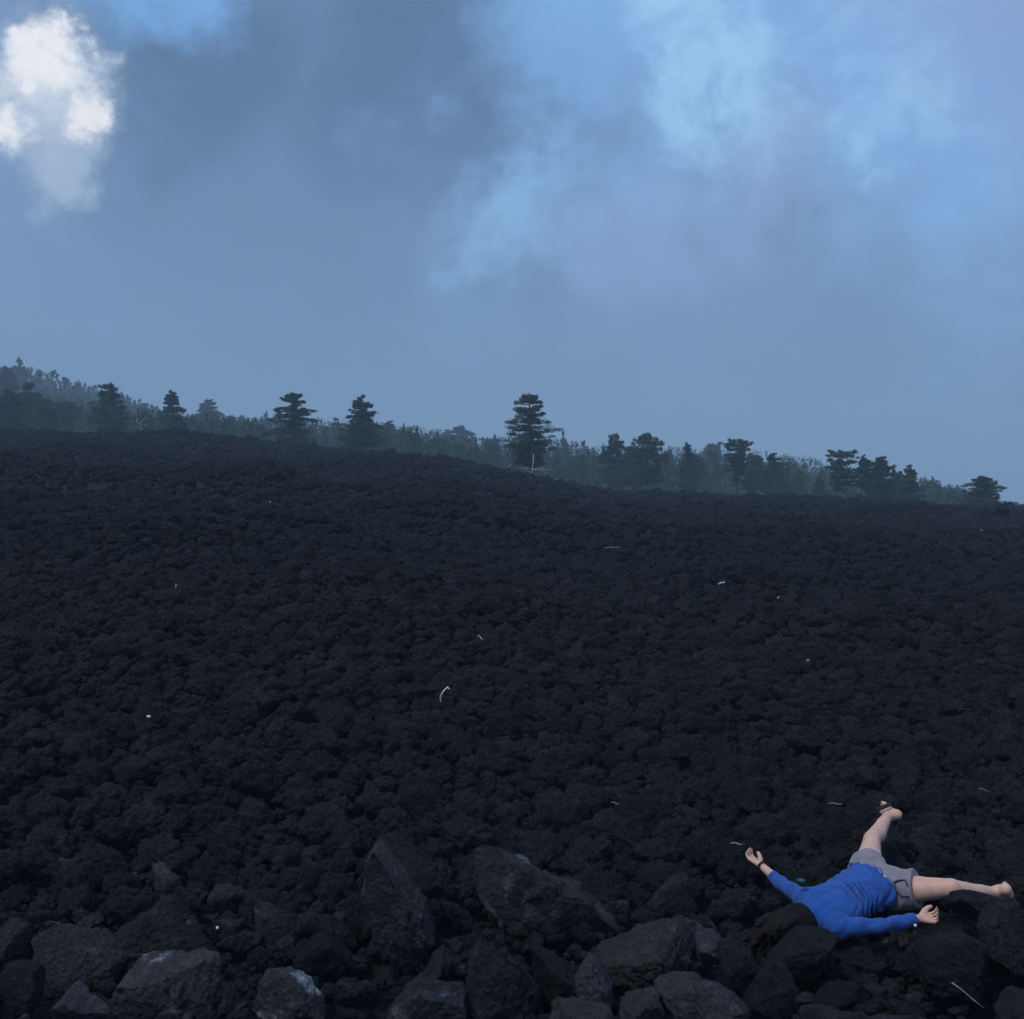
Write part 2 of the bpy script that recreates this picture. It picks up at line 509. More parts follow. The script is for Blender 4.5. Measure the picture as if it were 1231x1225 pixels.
# ------------------------------------------------------------------ the person: distance-field body
class Field:
    """smooth union of limbs on a grid, meshed by surface nets"""

    def __init__(self, lo, hi, h):
        self.lo, self.h = np.array(lo, float), h
        self.n = np.ceil((np.array(hi) - self.lo) / h).astype(int) + 1
        self.g = np.full(self.n, 1.0)
        self.ax = [self.lo[k] + np.arange(self.n[k]) * h for k in range(3)]

    def block(self, lo, hi):
        a = np.clip(np.floor((np.array(lo) - self.lo) / self.h).astype(int), 0, self.n - 1)
        b = np.clip(np.ceil((np.array(hi) - self.lo) / self.h).astype(int) + 1, 1, self.n)
        sl = tuple(slice(a[k], b[k]) for k in range(3))
        return sl, np.stack(np.meshgrid(*[self.ax[k][sl[k]] for k in range(3)], indexing='ij'), -1)

    def add(self, sl, d, k):
        a = self.g[sl]
        if k <= 0:
            self.g[sl] = np.minimum(a, d)
            return
        hh = np.clip(0.5 + 0.5 * (a - d) / k, 0, 1)
        self.g[sl] = a * (1 - hh) + d * hh - k * hh * (1 - hh)

    def cone(self, a, b, ra, rb, k=0.02):
        a, b = np.array(a, float), np.array(b, float)
        m = max(ra, rb) + 3 * k + 3 * self.h
        sl, P = self.block(np.minimum(a, b) - m, np.maximum(a, b) + m)
        ab = b - a
        t = np.clip(((P - a) @ ab) / max(ab @ ab, 1e-9), 0, 1)
        d = np.linalg.norm(P - a - t[..., None] * ab, axis=-1) - (ra + (rb - ra) * t)
        self.add(sl, d, k)

    def chain(self, pts, rad, k=0.02):
        for i in range(len(pts) - 1):
            self.cone(pts[i], pts[i + 1], rad[i], rad[i + 1], k)

    def ell(self, c, axes, size, k=0.03):
        c = np.array(c, float)
        m = max(size) + 3 * k + 3 * self.h
        sl, P = self.block(c - m, c + m)
        q = (P - c) @ np.array(axes).T
        s = np.array(size)
        k0 = np.linalg.norm(q / s, axis=-1)
        k1 = np.linalg.norm(q / s ** 2, axis=-1) + 1e-9
        self.add(sl, k0 * (k0 - 1) / k1, k)

    def cut(self, p, n, k=0.0):
        """keep the side the normal points away from"""
        sl, P = self.block(self.lo, self.lo + self.n * self.h)
        self.g = np.maximum(self.g, (P - np.array(p)) @ np.array(n))

    def mesh(self):
        g = self.g
        nx, ny, nz = g.shape
        s = g < 0
        c = [(i, j, k) for i in (0, 1) for j in (0, 1) for k in (0, 1)]
        cnt = sum(s[i:nx - 1 + i, j:ny - 1 + j, k:nz - 1 + k].astype(np.int8) for i, j, k in c)
        act = np.argwhere((cnt > 0) & (cnt < 8))
        vid = -np.ones((nx - 1, ny - 1, nz - 1), np.int64)
        vid[act[:, 0], act[:, 1], act[:, 2]] = np.arange(len(act))
        acc = np.zeros((len(act), 3))
        num = np.zeros(len(act))
        for i, j, k in c:
            for ax in range(3):
                if (i, j, k)[ax]:
                    continue
                o = np.array((i, j, k))
                p = act + o
                q = p.copy()
                q[:, ax] += 1
                va, vb = g[p[:, 0], p[:, 1], p[:, 2]], g[q[:, 0], q[:, 1], q[:, 2]]
                x = (va < 0) != (vb < 0)
                t = np.where(x, va / np.where(va - vb == 0, 1, va - vb), 0)
                pt = p.astype(float)
                pt[:, ax] += t
                acc += np.where(x[:, None], pt, 0)
                num += x
        V = acc / num[:, None] * self.h + self.lo
        Fs = []
        for ax in range(3):
            a, b = [(1, 2), (2, 0), (0, 1)][ax]
            lo_, hi_ = [slice(None)] * 3, [slice(None)] * 3
            lo_[ax], hi_[ax] = slice(0, -1), slice(1, None)
            sa, sb = s[tuple(lo_)], s[tuple(hi_)]
            e = np.argwhere(sa != sb)
            e = e[(e[:, a] > 0) & (e[:, b] > 0) & (e[:, a] < g.shape[a] - 1) & (e[:, b] < g.shape[b] - 1)]
            q = []
            for da, db in ((1, 1), (0, 1), (0, 0), (1, 0)):
                m = e.copy()
                m[:, a] -= da
                m[:, b] -= db
                q.append(vid[m[:, 0], m[:, 1], m[:, 2]])
            q = np.stack(q, 1)
            flip = ~sa[e[:, 0], e[:, 1], e[:, 2]]
            q[flip] = q[flip][:, ::-1]
            Fs.append(q)
        return V, np.concatenate(Fs)


def relax(V, Fc, it=2):
    e = np.concatenate([Fc[:, [0, 1]], Fc[:, [1, 2]], Fc[:, [2, 3]], Fc[:, [3, 0]]])
    e = np.concatenate([e, e[:, ::-1]])
    n = np.bincount(e[:, 0], minlength=len(V))[:, None]
    for _ in range(it):
        a = np.stack([np.bincount(e[:, 0], V[e[:, 1], k], minlength=len(V)) for k in range(3)], 1)
        V = V * 0.4 + 0.6 * a / np.maximum(n, 1)
    return V


A3 = lambda v: np.array(v[:], float)
# joints, placed from the photograph
farS, nearS = A3(pix(868, 946, 5.95)), A3(pix(895.5, 968, 5.71))
hipF, hipN = A3(pix(921, 921, 6.17)), A3(pix(943, 937, 6.02))
chest = (farS + nearS) / 2
pelv = (hipF + hipN) / 2
spine = (pelv - chest) / np.linalg.norm(pelv - chest)
lat = nearS - farS
lat -= spine * (lat @ spine)
lat /= np.linalg.norm(lat)
front = np.cross(spine, lat)
if front[2] < 0:
    front = -front
AX = [spine, lat, front]
elbF, wriF = A3(pix(846, 931, 6.22)), A3(pix(830, 916.5, 6.42))
elbN, wriN = A3(pix(931, 968.2, 5.61)), A3(pix(963.5, 961.6, 5.70))
kneeF, ankF = A3(pix(924.5, 893.5, 6.55)), A3(pix(938.5, 873, 6.92))
kneeN, ankN = A3(pix(993, 935.5, 5.86)), A3(pix(1032, 939.5, 5.96))
neck = chest - spine * 0.07 + front * 0.0
headC = chest - spine * 0.215 - front * 0.02 - lat * 0.015
lo = np.minimum.reduce([wriF, headC, elbN, ankN, ankF]) - 0.32
hi = np.maximum.reduce([wriF, headC, elbN, ankN, ankF]) + 0.30
lo[2], hi[2] = -0.10, 0.50

person = empty('person', (float(pelv[0]), float(pelv[1]), 0.0))
tag(person, 'person in blue shirt and grey shorts lying on their back with arms flung out', 'person')
OFF = np.array(person.location[:])


def body_part(name, field, mat, it=2, dis=None):
    V, Fc = field.mesh()
    V = relax(V, Fc, it)
    return obj_np(name, V - OFF, Fc, mat, person)


def mat_skin():
    m, t = new_mat('skin')
    pos = t.n('ShaderNodeTexCoord').outputs['Object']
    nz = t.noise(pos, 22.0, 4, 0.6)
    col = t.mix(t.ramp(nz, 0.35, 0.7), (.70, .405, .285), (.77, .485, .36))
    col = t.mix(t.math('MULTIPLY', t.ramp(t.noise(pos, 9.0, 3, 0.5), 0.55, 0.75), 0.5), col, (.58, .30, .25))
    col = t.mix(t.math('MULTIPLY', t.ramp(t.noise(pos, 30.0, 5, 0.7), 0.60, 0.74), 0.45), col, (.30, .21, .18))
    finish(t, col, 0.5, 0.35, t.noise(pos, 300.0, 2, 0.5), 0.1, 0.002,
           {'Subsurface Weight': 0.15, 'Subsurface Radius': (0.012, 0.005, 0.003), 'Subsurface Scale': 1.0})
    return m


def cloth_mat(name, c, weave=500.0, rough=0.85):
    m, t = new_mat(name)
    pos = t.n('ShaderNodeTexCoord').outputs['Object']
    nz = t.noise(pos, 14.0, 5, 0.65)
    col = t.mix(t.ramp(nz, 0.3, 0.7), tuple(k * 0.85 for k in c), tuple(k * 1.12 for k in c))
    h = t.math('ADD', t.math('MULTIPLY', nz, 0.6), t.math('MULTIPLY', t.noise(pos, weave, 2, 0.5), 0.1))
    finish(t, col, rough, 0.2, h, 0.5, 0.015, {'Sheen Weight': 0.15})
    return m


M_SKIN = mat_skin()
M_SHIRT = cloth_mat('blue_cotton', (.020, .092, .345))
M_SHORTS = cloth_mat('grey_twill', (.255, .228, .252))
M_SEAM = cloth_mat('dark_seam', (.035, .033, .04))
M_HAIR = plain_mat('dark_brown_hair', (.009, .007, .006), 0.75, 0.4, 60.0, 0.15)
M_BAND = plain_mat('black_band', (.012, .012, .014), 0.5, 0.2, 60.0)
M_BUTTON = plain_mat('pale_button', (.7, .7, .72), 0.4, 0.1, 60.0)


def unit(v):
    v = np.array(v, float)
    return v / np.linalg.norm(v)


def hand(f, wrist, fwd, palm, side, curl, s=1.0):
    """palm, thumb on the given side and four unequal curled fingers; palm = direction the palm faces"""
    fwd = unit(fwd)
    palm = unit(palm - fwd * (np.array(palm) @ fwd))
    sd = unit(np.cross(fwd, palm)) * side           # towards the thumb
    kn = wrist + fwd * 0.088 * s
    for q in (-0.028, -0.009, 0.010, 0.028):
        f.cone(wrist + sd * q * 0.6 + fwd * 0.012, kn + sd * q, 0.0155 * s, 0.0125 * s, 0.012)
    L = [0.060, 0.072, 0.079, 0.072]                # little .. index
    for i, q in enumerate((-0.029, -0.010, 0.010, 0.029)):
        p = kn + sd * q
        a = 0.0
        for j, fr in enumerate((0.45, 0.31, 0.24)):
            a += curl[j] * (1.0 + 0.14 * (1 - i))
            dirv = fwd * math.cos(a) + palm * math.sin(a) + sd * q * 1.6
            q2 = p + unit(dirv) * L[i] * fr * s * 1.12
            f.cone(p, q2, (0.0098 - 0.0008 * j) * s, (0.0090 - 0.0008 * j) * s, 0.003)
            p = q2
    t0 = wrist + fwd * 0.028 + sd * 0.026
    t1 = t0 + unit(fwd * 0.7 + sd * 0.75 + palm * 0.45) * 0.036 * s
    t2 = t1 + unit(fwd * 0.85 + sd * 0.25 + palm * 0.6) * 0.030 * s
    t3 = t2 + unit(fwd * 0.9 + sd * 0.0 + palm * 0.5) * 0.024 * s
    f.chain([t0, t1, t2, t3], [0.0155, 0.0125, 0.0108, 0.0092], 0.006)


def foot(f, ankle, fwd, sole, heel_back=0.055, s=1.0):
    """heel, arch, ball and five toes; sole = direction the sole faces"""
    fwd = unit(fwd)
    sole = unit(np.array(sole) - fwd * (np.array(sole) @ fwd))
    sd = np.cross(fwd, sole)
    heel = ankle + sole * 0.048 - fwd * heel_back
    ball = ankle + sole * 0.050 + fwd * 0.125 * s
    f.cone(ankle, heel, 0.027, 0.024, 0.025)
    f.cone(heel, ankle + sole * 0.04 + fwd * 0.05, 0.024, 0.024, 0.025)
    f.cone(ankle + fwd * 0.01, ball + sd * 0.014, 0.028, 0.021, 0.025)
    f.cone(ankle + sole * 0.02, ball - sd * 0.02, 0.026, 0.018, 0.025)
    for i, q in enumerate((-0.034, -0.017, -0.002, 0.013, 0.031)):
        ln = (0.038, 0.044, 0.048, 0.053, 0.056)[i]
        a = ball + sd * q
        f.cone(a, a + fwd * ln, 0.0105 if i < 4 else 0.0145, 0.0085 if i < 4 else 0.013, 0.004)


h = 0.0054
B = Field(lo, hi, h)
B.ell(chest + spine * 0.12 - front * 0.005, AX, (0.20, 0.132, 0.084), 0.03)
B.ell(chest + spine * 0.30, AX, (0.17, 0.110, 0.074), 0.03)
B.ell(pelv - spine * 0.01, AX, (0.11, 0.138, 0.086), 0.03)
B.cone(farS, nearS, 0.048, 0.048, 0.04)
B.cone(chest, headC + spine * 0.07, 0.050, 0.047, 0.03)
# limbs with muscle taper
B.chain([farS, (farS + elbF) / 2, elbF], [0.038, 0.029, 0.024], 0.02)
B.chain([elbF, elbF * .65 + wriF * .35, wriF], [0.024, 0.025, 0.020], 0.015)
B.chain([nearS, (nearS + elbN) / 2, elbN], [0.038, 0.029, 0.024], 0.02)
B.chain([elbN, elbN * .65 + wriN * .35, wriN], [0.024, 0.025, 0.020], 0.015)
for hp, kn, an, up in ((hipF, kneeF, ankF, unit(np.cross(ankF - kneeF, [1, 0, 0]))), (hipN, kneeN, ankN, np.array([0, 0, 1.0]))):
    B.chain([hp, hp * .55 + kn * .45, kn], [0.075, 0.062, 0.046], 0.010)
    kk = 0.008
    calf_dir = unit(np.array([0.35, -0.2, -0.9])) if an is ankF else unit(np.array([0.0, 0.3, -0.9]))
    B.chain([kn, kn * .70 + an * .30 + calf_dir * 0.010, kn * .35 + an * .65 + calf_dir * 0.003, an], ([0.046, 0.047, 0.037, 0.027] if an is ankF else [0.045, 0.044, 0.034, 0.026]), kk)
# hands: both palm up with half curled fingers
fwdF = unit(wriF - elbF + np.array([-0.06, -0.04, 0.03]))
hand(B, wriF + unit(wriF - elbF) * 0.01, fwdF, np.array([0.45, -0.25, 0.85]), 1, (0.35, 0.80, 0.60), 0.78)
fwdN = unit(np.array([0.95, 0.12, -0.06]))
hand(B, wriN + unit(wriN - elbN) * 0.012, fwdN, np.array([0.10, -0.35, 0.93]), -1, (0.60, 0.90, 0.60), 0.72)
# feet
foot(B, ankF, np.array([-0.25, 0.95, -0.02]), np.array([0.80, 0.25, 0.10]), 0.02, 0.8)
foot(B, ankN, np.array([0.40, 0.80, -0.32]), np.array([0.80, -0.30, 0.45]), 0.045, 0.8)
# head: crown towards the camera, chin towards the chest
hx = unit(spine * 0.9 - front * 0.1)          # crown to chin
hf = unit(front + spine * 0.35 - lat * 0.7)  # the way the face looks
hf = unit(hf - hx * (hf @ hx))
hl = np.cross(hx, hf)
HA = [hx, hl, hf]
B.ell(headC, HA, (0.108, 0.074, 0.090), 0.02)
B.ell(headC + hx * 0.055 + hf * 0.022, HA, (0.060, 0.055, 0.060), 0.03)
B.cone(headC + hx * 0.018 + hf * 0.088, headC + hx * 0.045 + hf * 0.106, 0.008, 0.012, 0.012)     # nose
B.cone(headC + hx * 0.072 + hf * 0.080 - hl * 0.018, headC + hx * 0.072 + hf * 0.080 + hl * 0.018, 0.008, 0.008, 0.006)  # lips
for q in (-1, 1):
    B.ell(headC + hx * 0.02 + hl * q * 0.075 - hf * 0.01, HA, (0.030, 0.009, 0.018), 0.006)
    B.ell(headC + hx * 0.012 + hl * q * 0.030 + hf * 0.080, HA, (0.008, 0.014, 0.008), 0.004)
body_part('body', B, M_SKIN, 2)

# shirt: torso, loose sleeves, a lifted hem; folds run across the belly and along the sleeves
SH = Field(lo, hi, h)
SH.ell(chest + spine * 0.10, AX, (0.19, 0.150, 0.100), 0.03)
SH.ell(chest + spine * 0.28, AX, (0.19, 0.136, 0.096), 0.04)
SH.ell(chest + spine * 0.40 - front * 0.005, AX, (0.14, 0.154, 0.100), 0.04)
SH.cone(farS - front * 0.005, nearS - front * 0.005, 0.062, 0.064, 0.04)
SH.cone(chest + spine * 0.02, chest - spine * 0.055, 0.068, 0.058, 0.03)
cufF = elbF * 0.60 + wriF * 0.40
cufN = elbN * 0.08 + wriN * 0.92
SH.chain([farS, (farS + elbF) / 2, elbF, cufF], [0.046, 0.037, 0.031, 0.030], 0.022)
SH.chain([nearS, (nearS + elbN) / 2, elbN, (elbN + wriN) / 2, cufN], [0.048, 0.038, 0.031, 0.029, 0.027], 0.022)
sl, P = SH.block(SH.lo, SH.lo + SH.n * SH.h)
shape = P.shape[:3]
Pf = P.reshape(-1, 3)
near_surf = np.abs(SH.g.ravel()) < 0.05
Q = Pf[near_surf]
t_ax = (Q - chest) @ spine
t_la = (Q - chest) @ lat
warpw = fbm(Q * 7.0, 2, 31)
drape = np.sin((t_ax * 1.0 + 0.45 * t_la ** 2 * 6 + 0.05 * warpw) * math.pi / 0.052 + 3.0 * warpw)
belly = np.clip((t_ax - 0.02) / 0.2, 0, 1) * np.clip((0.56 - t_ax) / 0.1, 0, 1)
arm = (np.abs(t_la) > 0.17) | (t_ax < 0.0)
patch = np.clip(0.65 + 1.3 * fbm(Q * 5.0 + 9, 2, 35), 0.1, 1.3)
folds = np.where(arm, 0.28 * np.sin(((Q - farS) @ unit(elbF - farS)) * 2 * math.pi / 0.050 + 9 * warpw), (np.abs(drape) ** 0.5 - 0.65) * 1.7 * belly * patch)
ridge = 1 - np.abs(fbm(Q * np.array([9.0, 9.0, 6.0]), 3, 40)) * 2.2
disp = np.where(arm, 0.010, 0.0215) * folds + np.where(arm, 0.006, 0.011) * (ridge - 0.4)
gg = SH.g.ravel()
gg[near_surf] += -disp
SH.g = gg.reshape(shape)
hem_n = unit(spine - lat * 0.10)
# trim at hem: only round the torso
hem = (P - (chest + spine * 0.43)) @ hem_n
torso_zone = np.abs((P - chest) @ lat) < 0.22
SH.g = np.where(torso_zone & ((P - chest) @ spine > 0.3), np.maximum(SH.g, hem + 0.012 * fbm(Pf * 9, 2, 77).reshape(shape)), SH.g)
# cuffs end in flat openings
for c0, c1, e, r in ((elbF, wriF, cufF, 0.1), (elbN, wriN, cufN, 0.1)):
    dv = unit(c1 - c0)
    zone = np.linalg.norm(P - e, axis=-1) < r
    SH.g = np.where(zone, np.maximum(SH.g, (P - e) @ dv - 0.004), SH.g)
body_part('shirt', SH, M_SHIRT, 1)

# shorts
ST = Field(lo, hi, h)
ST.ell(pelv - spine * 0.03, AX, (0.12, 0.152, 0.097), 0.04)
hemF, hemN = hipF * 0.80 + kneeF * 0.20, hipN * 0.60 + kneeN * 0.40
ST.chain([hipF, hemF], [0.098, 0.092], 0.04)
ST.chain([hipN, hemN], [0.102, 0.097], 0.04)
near_surf = np.abs(ST.g.ravel()) < 0.04
Q = Pf[near_surf]
gg = ST.g.ravel()
gg[near_surf] -= 0.005 * (1 - np.abs(fbm(Q * np.array([8., 10., 7.]), 3, 52)) * 2.4) + 0.0025 * np.sin(Q[:, 0] * 90 + 6 * fbm(Q * 8, 2, 3))
ST.g = gg.reshape(shape)
for hp, e, r in ((hipF, hemF, 0.17), (hipN, hemN, 0.17)):
    dv = unit(e - hp)
    zone = np.linalg.norm(P - e, axis=-1) < r
    ST.g = np.where(zone, np.maximum(ST.g, (P - e) @ dv - 0.002), ST.g)
ST.cut(chest + spine * 0.40, -spine)
shorts_o = body_part('shorts', ST, M_SHORTS, 1)
STg = ST.g


def on_shorts(px, py):
    """where the eye meets the shorts through a pixel"""
    d = 5.4
    while d < 6.7:
        q = A3(pix(px, py, d))
        i = np.round((q - lo) / h).astype(int)
        if (i >= 0).all() and (i < ST.n).all() and STg[tuple(i)] < 0.004:
            return q
        d += 0.004
    return None


def seam(name, pts, r, mat):
    q = [on_shorts(*p) for p in pts]
    q = [k + np.array([0, -0.002, 0.003]) for k in q if k is not None]
    if len(q) > 1:
        v, f = tube(q, [r] * len(q), 6)
        obj_np(name, v - OFF, f, mat, shorts_o)


seam('pocket_flap', [(905, 915), (909, 915.5), (914, 917), (918, 919)], 0.007, M_SEAM)
seam('pocket_edge', [(933, 924), (936, 932), (939, 938), (941, 944)], 0.005, M_SEAM)
seam('pocket_flap', [(943, 931), (948, 929), (953, 929), (955, 934)], 0.0045, M_SEAM)
seam('pocket_edge', [(944, 932), (945, 938), (950, 943), (956, 943)], 0.0035, M_SEAM)
seam('drawcord', [(931, 925), (934, 925), (937, 926.5)], 0.0045, M_BUTTON)

# hair: a dark mass over the crown that spills down onto the rock
HR = Field(np.minimum(headC, chest) - 0.36, np.maximum(headC, chest) + 0.25, h)
HR.ell(headC - hx * 0.018 - hf * 0.004, HA, (0.120, 0.093, 0.112), 0.02)
HR.ell(headC + hl * 0.035 + hf * 0.02 + hx * 0.03, HA, (0.105, 0.075, 0.100), 0.03)
hang = np.array([-0.42, -0.35, -0.75])
for k in range(60):
    a = RNG.uniform(-1.1, 1.1)
    st_ = headC - hx * RNG.uniform(0.0, 0.09) + hl * math.sin(a) * 0.085 + hf * math.cos(a) * RNG.uniform(0.0, 0.085)
    pts = [st_]
    dv = unit(-hx * 0.7 + hl * math.sin(a) * 0.5 + hf * 0.35)
    for j in range(5):
        dv = unit(dv + hang * 0.28 + RNG.normal(0, 0.10, 3))
        pts.append(pts[-1] + dv * 0.031)
    HR.chain(pts, [0.022, 0.021, 0.019, 0.016, 0.012, 0.006], 0.010)
for k in range(24):                                  # locks beside the neck, over the collar
    a = RNG.uniform(-1, 1)
    st_ = headC + hl * a * 0.085 + hf * RNG.uniform(0.01, 0.07)
    pts = [st_]
    dv = unit(hx + hl * a * 0.6)
    for j in range(3):
        dv = unit(dv - np.array([0, 0, 0.25]) + RNG.normal(0, 0.1, 3))
        pts.append(pts[-1] + dv * 0.034)
    HR.chain(pts, [0.022, 0.020, 0.015, 0.007], 0.012)
V, Fc = HR.mesh()
V = V + 0.004 * fbm(V * np.array([40, 40, 14.0]), 2, 66)[:, None] * np.array([1, 1, 1])
obj_np('hair', V - OFF, Fc, M_HAIR, person)


def ring(name, c, axis, r, t, mat, parent):
    ax = Vector(axis).normalized()
    a = ax.orthogonal().normalized()
    b = ax.cross(a)
    pts = [Vector(c) + (a * math.cos(q) + b * math.sin(q)) * r for q in np.linspace(0, 2 * math.pi, 25)]
    v, f = tube(pts, [t] * len(pts), 6)
    return obj_np(name, v - OFF, f, mat, parent)


ring('bracelet', wriF - unit(wriF - elbF) * 0.012, wriF - elbF, 0.0285, 0.0055, M_BAND, person)
ring('ankle_strap', ankF + np.array([-0.022, 0.02, 0.045]), np.array([-0.3, 0.2, 0.7]), 0.040, 0.008, M_BAND, person)
bt = cufN - unit(wriN - elbN) * 0.012 + np.array([0.0, -0.040, -0.014])
iv, if_ = ico(2)
obj_np('cuff_button', bt + iv * 0.0085 - OFF, if_, M_BUTTON, person)

# ------------------------------------------------------------------ foreground rocks, one by one
ROCKS = []      # (px0, px1, py0, py1, d) of the rocks that nothing may stand before


def hero(name, zoom, poly, d, depth, mat, label, seed, facets=7, rough=1.0, sub=None, cat='rock'):
    ox, oy, sc = zoom
    pts = np.array([(ox + a / sc, oy + b / sc) for a, b in poly])
    c = (pts.min(0) + pts.max(0)) / 2
    pts = c + (pts - c) * np.array([1.05, 1.03])
    depth *= 1.2
    ctr = pix(c[0], c[1], d)
    rel = np.stack([(pts[:, 0] - c[0]) / F * d, -(pts[:, 1] - c[1]) / F * d], 1)
    size = float(np.abs(rel).max())
    ang = np.linspace(-math.pi, math.pi, 241)
    R = np.zeros(241)
    nx = np.roll(rel, -1, 0)
    for i, a in enumerate(ang):
        dv = np.array([math.cos(a), math.sin(a)])
        for p, q in zip(rel, nx):
            e = q - p
            den = dv[0] * e[1] - dv[1] * e[0]
            if abs(den) < 1e-9:
                continue
            tt = (p[0] * e[1] - p[1] * e[0]) / den
            s = (p[0] * dv[1] - p[1] * dv[0]) / den
            if tt > 0 and -1e-6 <= s <= 1 + 1e-6:
                R[i] = max(R[i], tt)
    R = np.maximum(R, 0.15 * size)
    rng = np.random.default_rng(seed)
    D, Fc = ico(sub or (5 if np.ptp(pts[:, 0]) * np.ptp(pts[:, 1]) > 2600 else 4))
    s = np.sqrt(D[:, 0] ** 2 + D[:, 2] ** 2)
    Rr = np.interp(np.arctan2(D[:, 2], D[:, 0]), ang, R)
    k = np.minimum(1.0, s * 1.25) ** 0.75
    V = np.stack([np.cos(np.arctan2(D[:, 2], D[:, 0])) * Rr * k, np.sign(D[:, 1]) * np.abs(D[:, 1]) ** 0.7 * depth,
                  np.sin(np.arctan2(D[:, 2], D[:, 0])) * Rr * k], 1)
    # broken faces: planes that shave the front and back of the block
    for _ in range(facets + 5):
        n = rng.normal(0, 1, 3)
        n[1] = -abs(n[1]) * 2.4 if rng.random() < 0.8 else abs(n[1]) * 2.4
        n /= np.linalg.norm(n)
        e = V @ n
        lim = np.quantile(e, rng.uniform(0.72, 0.93))
        over = np.maximum(e - lim, 0)
        V -= n * (over * 0.97)[:, None]
    P = V / size
    nrm = V / (np.linalg.norm(V, axis=1)[:, None] + 1e-9)
    a = size * rough
    dsp = fbm(P * 1.7 + seed, 3, seed) * 0.09 + (0.45 - worley(P * 3.0 + seed * 3, seed)) * 0.05 \
        + (0.45 - worley(P * 7.0 + seed, seed + 9)) * 0.05 + fbm(P * 9 + seed, 4, seed + 4, 0.62) * 0.10
    V = V + nrm * (dsp * a)[:, None]
    o = obj_np(name, V, Fc, mat)
    o.location = ctr
    tag(o, label, cat)
    ROCKS.append((pts[:, 0].min(), pts[:, 0].max(), pts[:, 1].min(), pts[:, 1].max(), d, depth))
    return o


ZA, ZB, ZC = (470, 860, 3.73), (170, 860, 3.97), (780, 840, 4.39)
hero('lava_boulder', ZA, [(360, 165), (380, 140), (450, 150), (520, 195), (640, 260), (700, 290), (770, 300), (810, 360), (890, 430), (880, 480), (800, 500), (690, 495), (600, 440), (520, 425), (420, 425), (350, 380), (325, 320), (280, 270), (300, 235), (365, 205)],
     5.95, 0.26, M_SLAB, 'largest brown lava boulder, a long sloping slab with a bluish streak on top', 3, 9)
hero('lava_boulder', ZA, [(90, 190), (120, 165), (145, 200), (190, 260), (240, 330), (290, 440), (240, 520), (235, 600), (175, 610), (165, 480), (120, 420), (75, 300)],
     5.45, 0.16, M_BROWN, 'tall upright rock slab leaning beside the largest brown boulder', 5, -3)
hero('lava_boulder', ZA, [(140, 170), (230, 200), (300, 230), (320, 300), (290, 400), (240, 330), (170, 260)],
     5.85, 0.2, M_LAVA, 'dark rock wedged between the upright slab and the largest brown boulder', 8)
hero('lava_boulder', ZA, [(460, 435), (500, 425), (595, 440), (610, 500), (625, 600), (640, 710), (600, 760), (420, 760), (390, 700), (400, 600), (420, 520)],
     5.12, 0.2, M_BLUE, 'blocky blue grey rock standing in front of the largest brown boulder', 13, 8)
hero('lava_boulder', ZA, [(385, 440), (375, 520), (350, 600), (300, 640), (240, 620), (290, 510)],
     5.25, 0.13, M_BROWN, 'thin pointed rock leaning against the blocky blue grey rock', 14)
hero('lava_boulder', ZA, [(140, 710), (190, 640), (250, 605), (310, 620), (385, 625), (395, 720), (330, 780), (200, 780)],
     4.95, 0.17, M_BLUE, 'low rounded rock at the foot of the upright slab', 19)
hero('lava_boulder', ZA, [(610, 480), (680, 500), (740, 540), (755, 640), (730, 720), (650, 720), (625, 600)],
     5.3, 0.16, M_LAVA, 'dark flat faced rock between the blocky blue grey rock and a small pointed one', 21)
hero('lava_boulder', ZA, [(800, 508), (830, 540), (862, 610), (850, 680), (810, 720), (765, 700), (748, 590)],
     5.08, 0.12, M_BLUE, 'small spearhead shaped grey rock with its point up', 22, 8)
hero('lava_boulder', ZA, [(830, 520), (960, 450), (1100, 425), (1200, 445), (1225, 490), (1160, 530), (1090, 560), (1000, 600), (880, 650), (850, 590)],
     5.5, 0.22, M_SLAB, 'long flat topped grey slab to the right of the largest brown boulder', 25, 7)
hero('lava_boulder', ZA, [(865, 670), (900, 640), (1000, 615), (1025, 670), (1010, 720), (940, 750), (880, 720)],
     4.98, 0.13, M_BLUE, 'small grey rock below the long flat slab, beside a rounder one', 27)
hero('lava_boulder', ZA, [(1010, 625), (1060, 582), (1150, 598), (1195, 650), (1190, 720), (1120, 760), (1030, 740)],
     4.98, 0.16, M_BROWN, 'rounded brown rock at the end of the long flat slab', 29)
hero('lava_boulder', ZA, [(640, 700), (690, 668), (780, 680), (860, 695), (870, 760), (760, 800), (650, 770)],
     4.75, 0.15, M_BROWN, 'low rock lying in front of the spearhead shaped rock', 30)
hero('lava_boulder', ZB, [(115, 470), (150, 420), (280, 430), (350, 460), (430, 520), (400, 620), (330, 700), (200, 660), (130, 530)],
     5.4, 0.2, M_BROWN, 'big broken brown block nearest the bottom corner of the field', 33, 8)
hero('lava_boulder', ZB, [(340, 480), (440, 430), (510, 390), (560, 350), (640, 333), (685, 390), (705, 440), (735, 490), (700, 540), (600, 570), (470, 580)],
     5.65, 0.24, M_BROWN, 'knobbly brown rock with a raised hump behind the pale crusted rock', 35, 6)
hero('lava_boulder', ZB, [(428, 645), (490, 570), (560, 552), (690, 558), (735, 590), (745, 650), (725, 750), (600, 790), (450, 770)],
     5.0, 0.2, M_PALE, 'rock with a bluish white crust on its top, palest of the foreground', 38, 7)
hero('lava_boulder', ZB, [(180, 745), (200, 690), (260, 652), (310, 700), (400, 735), (400, 800), (220, 820)],
     4.85, 0.14, M_PURPLE, 'small purple grey rock at the lower edge of the field', 41)
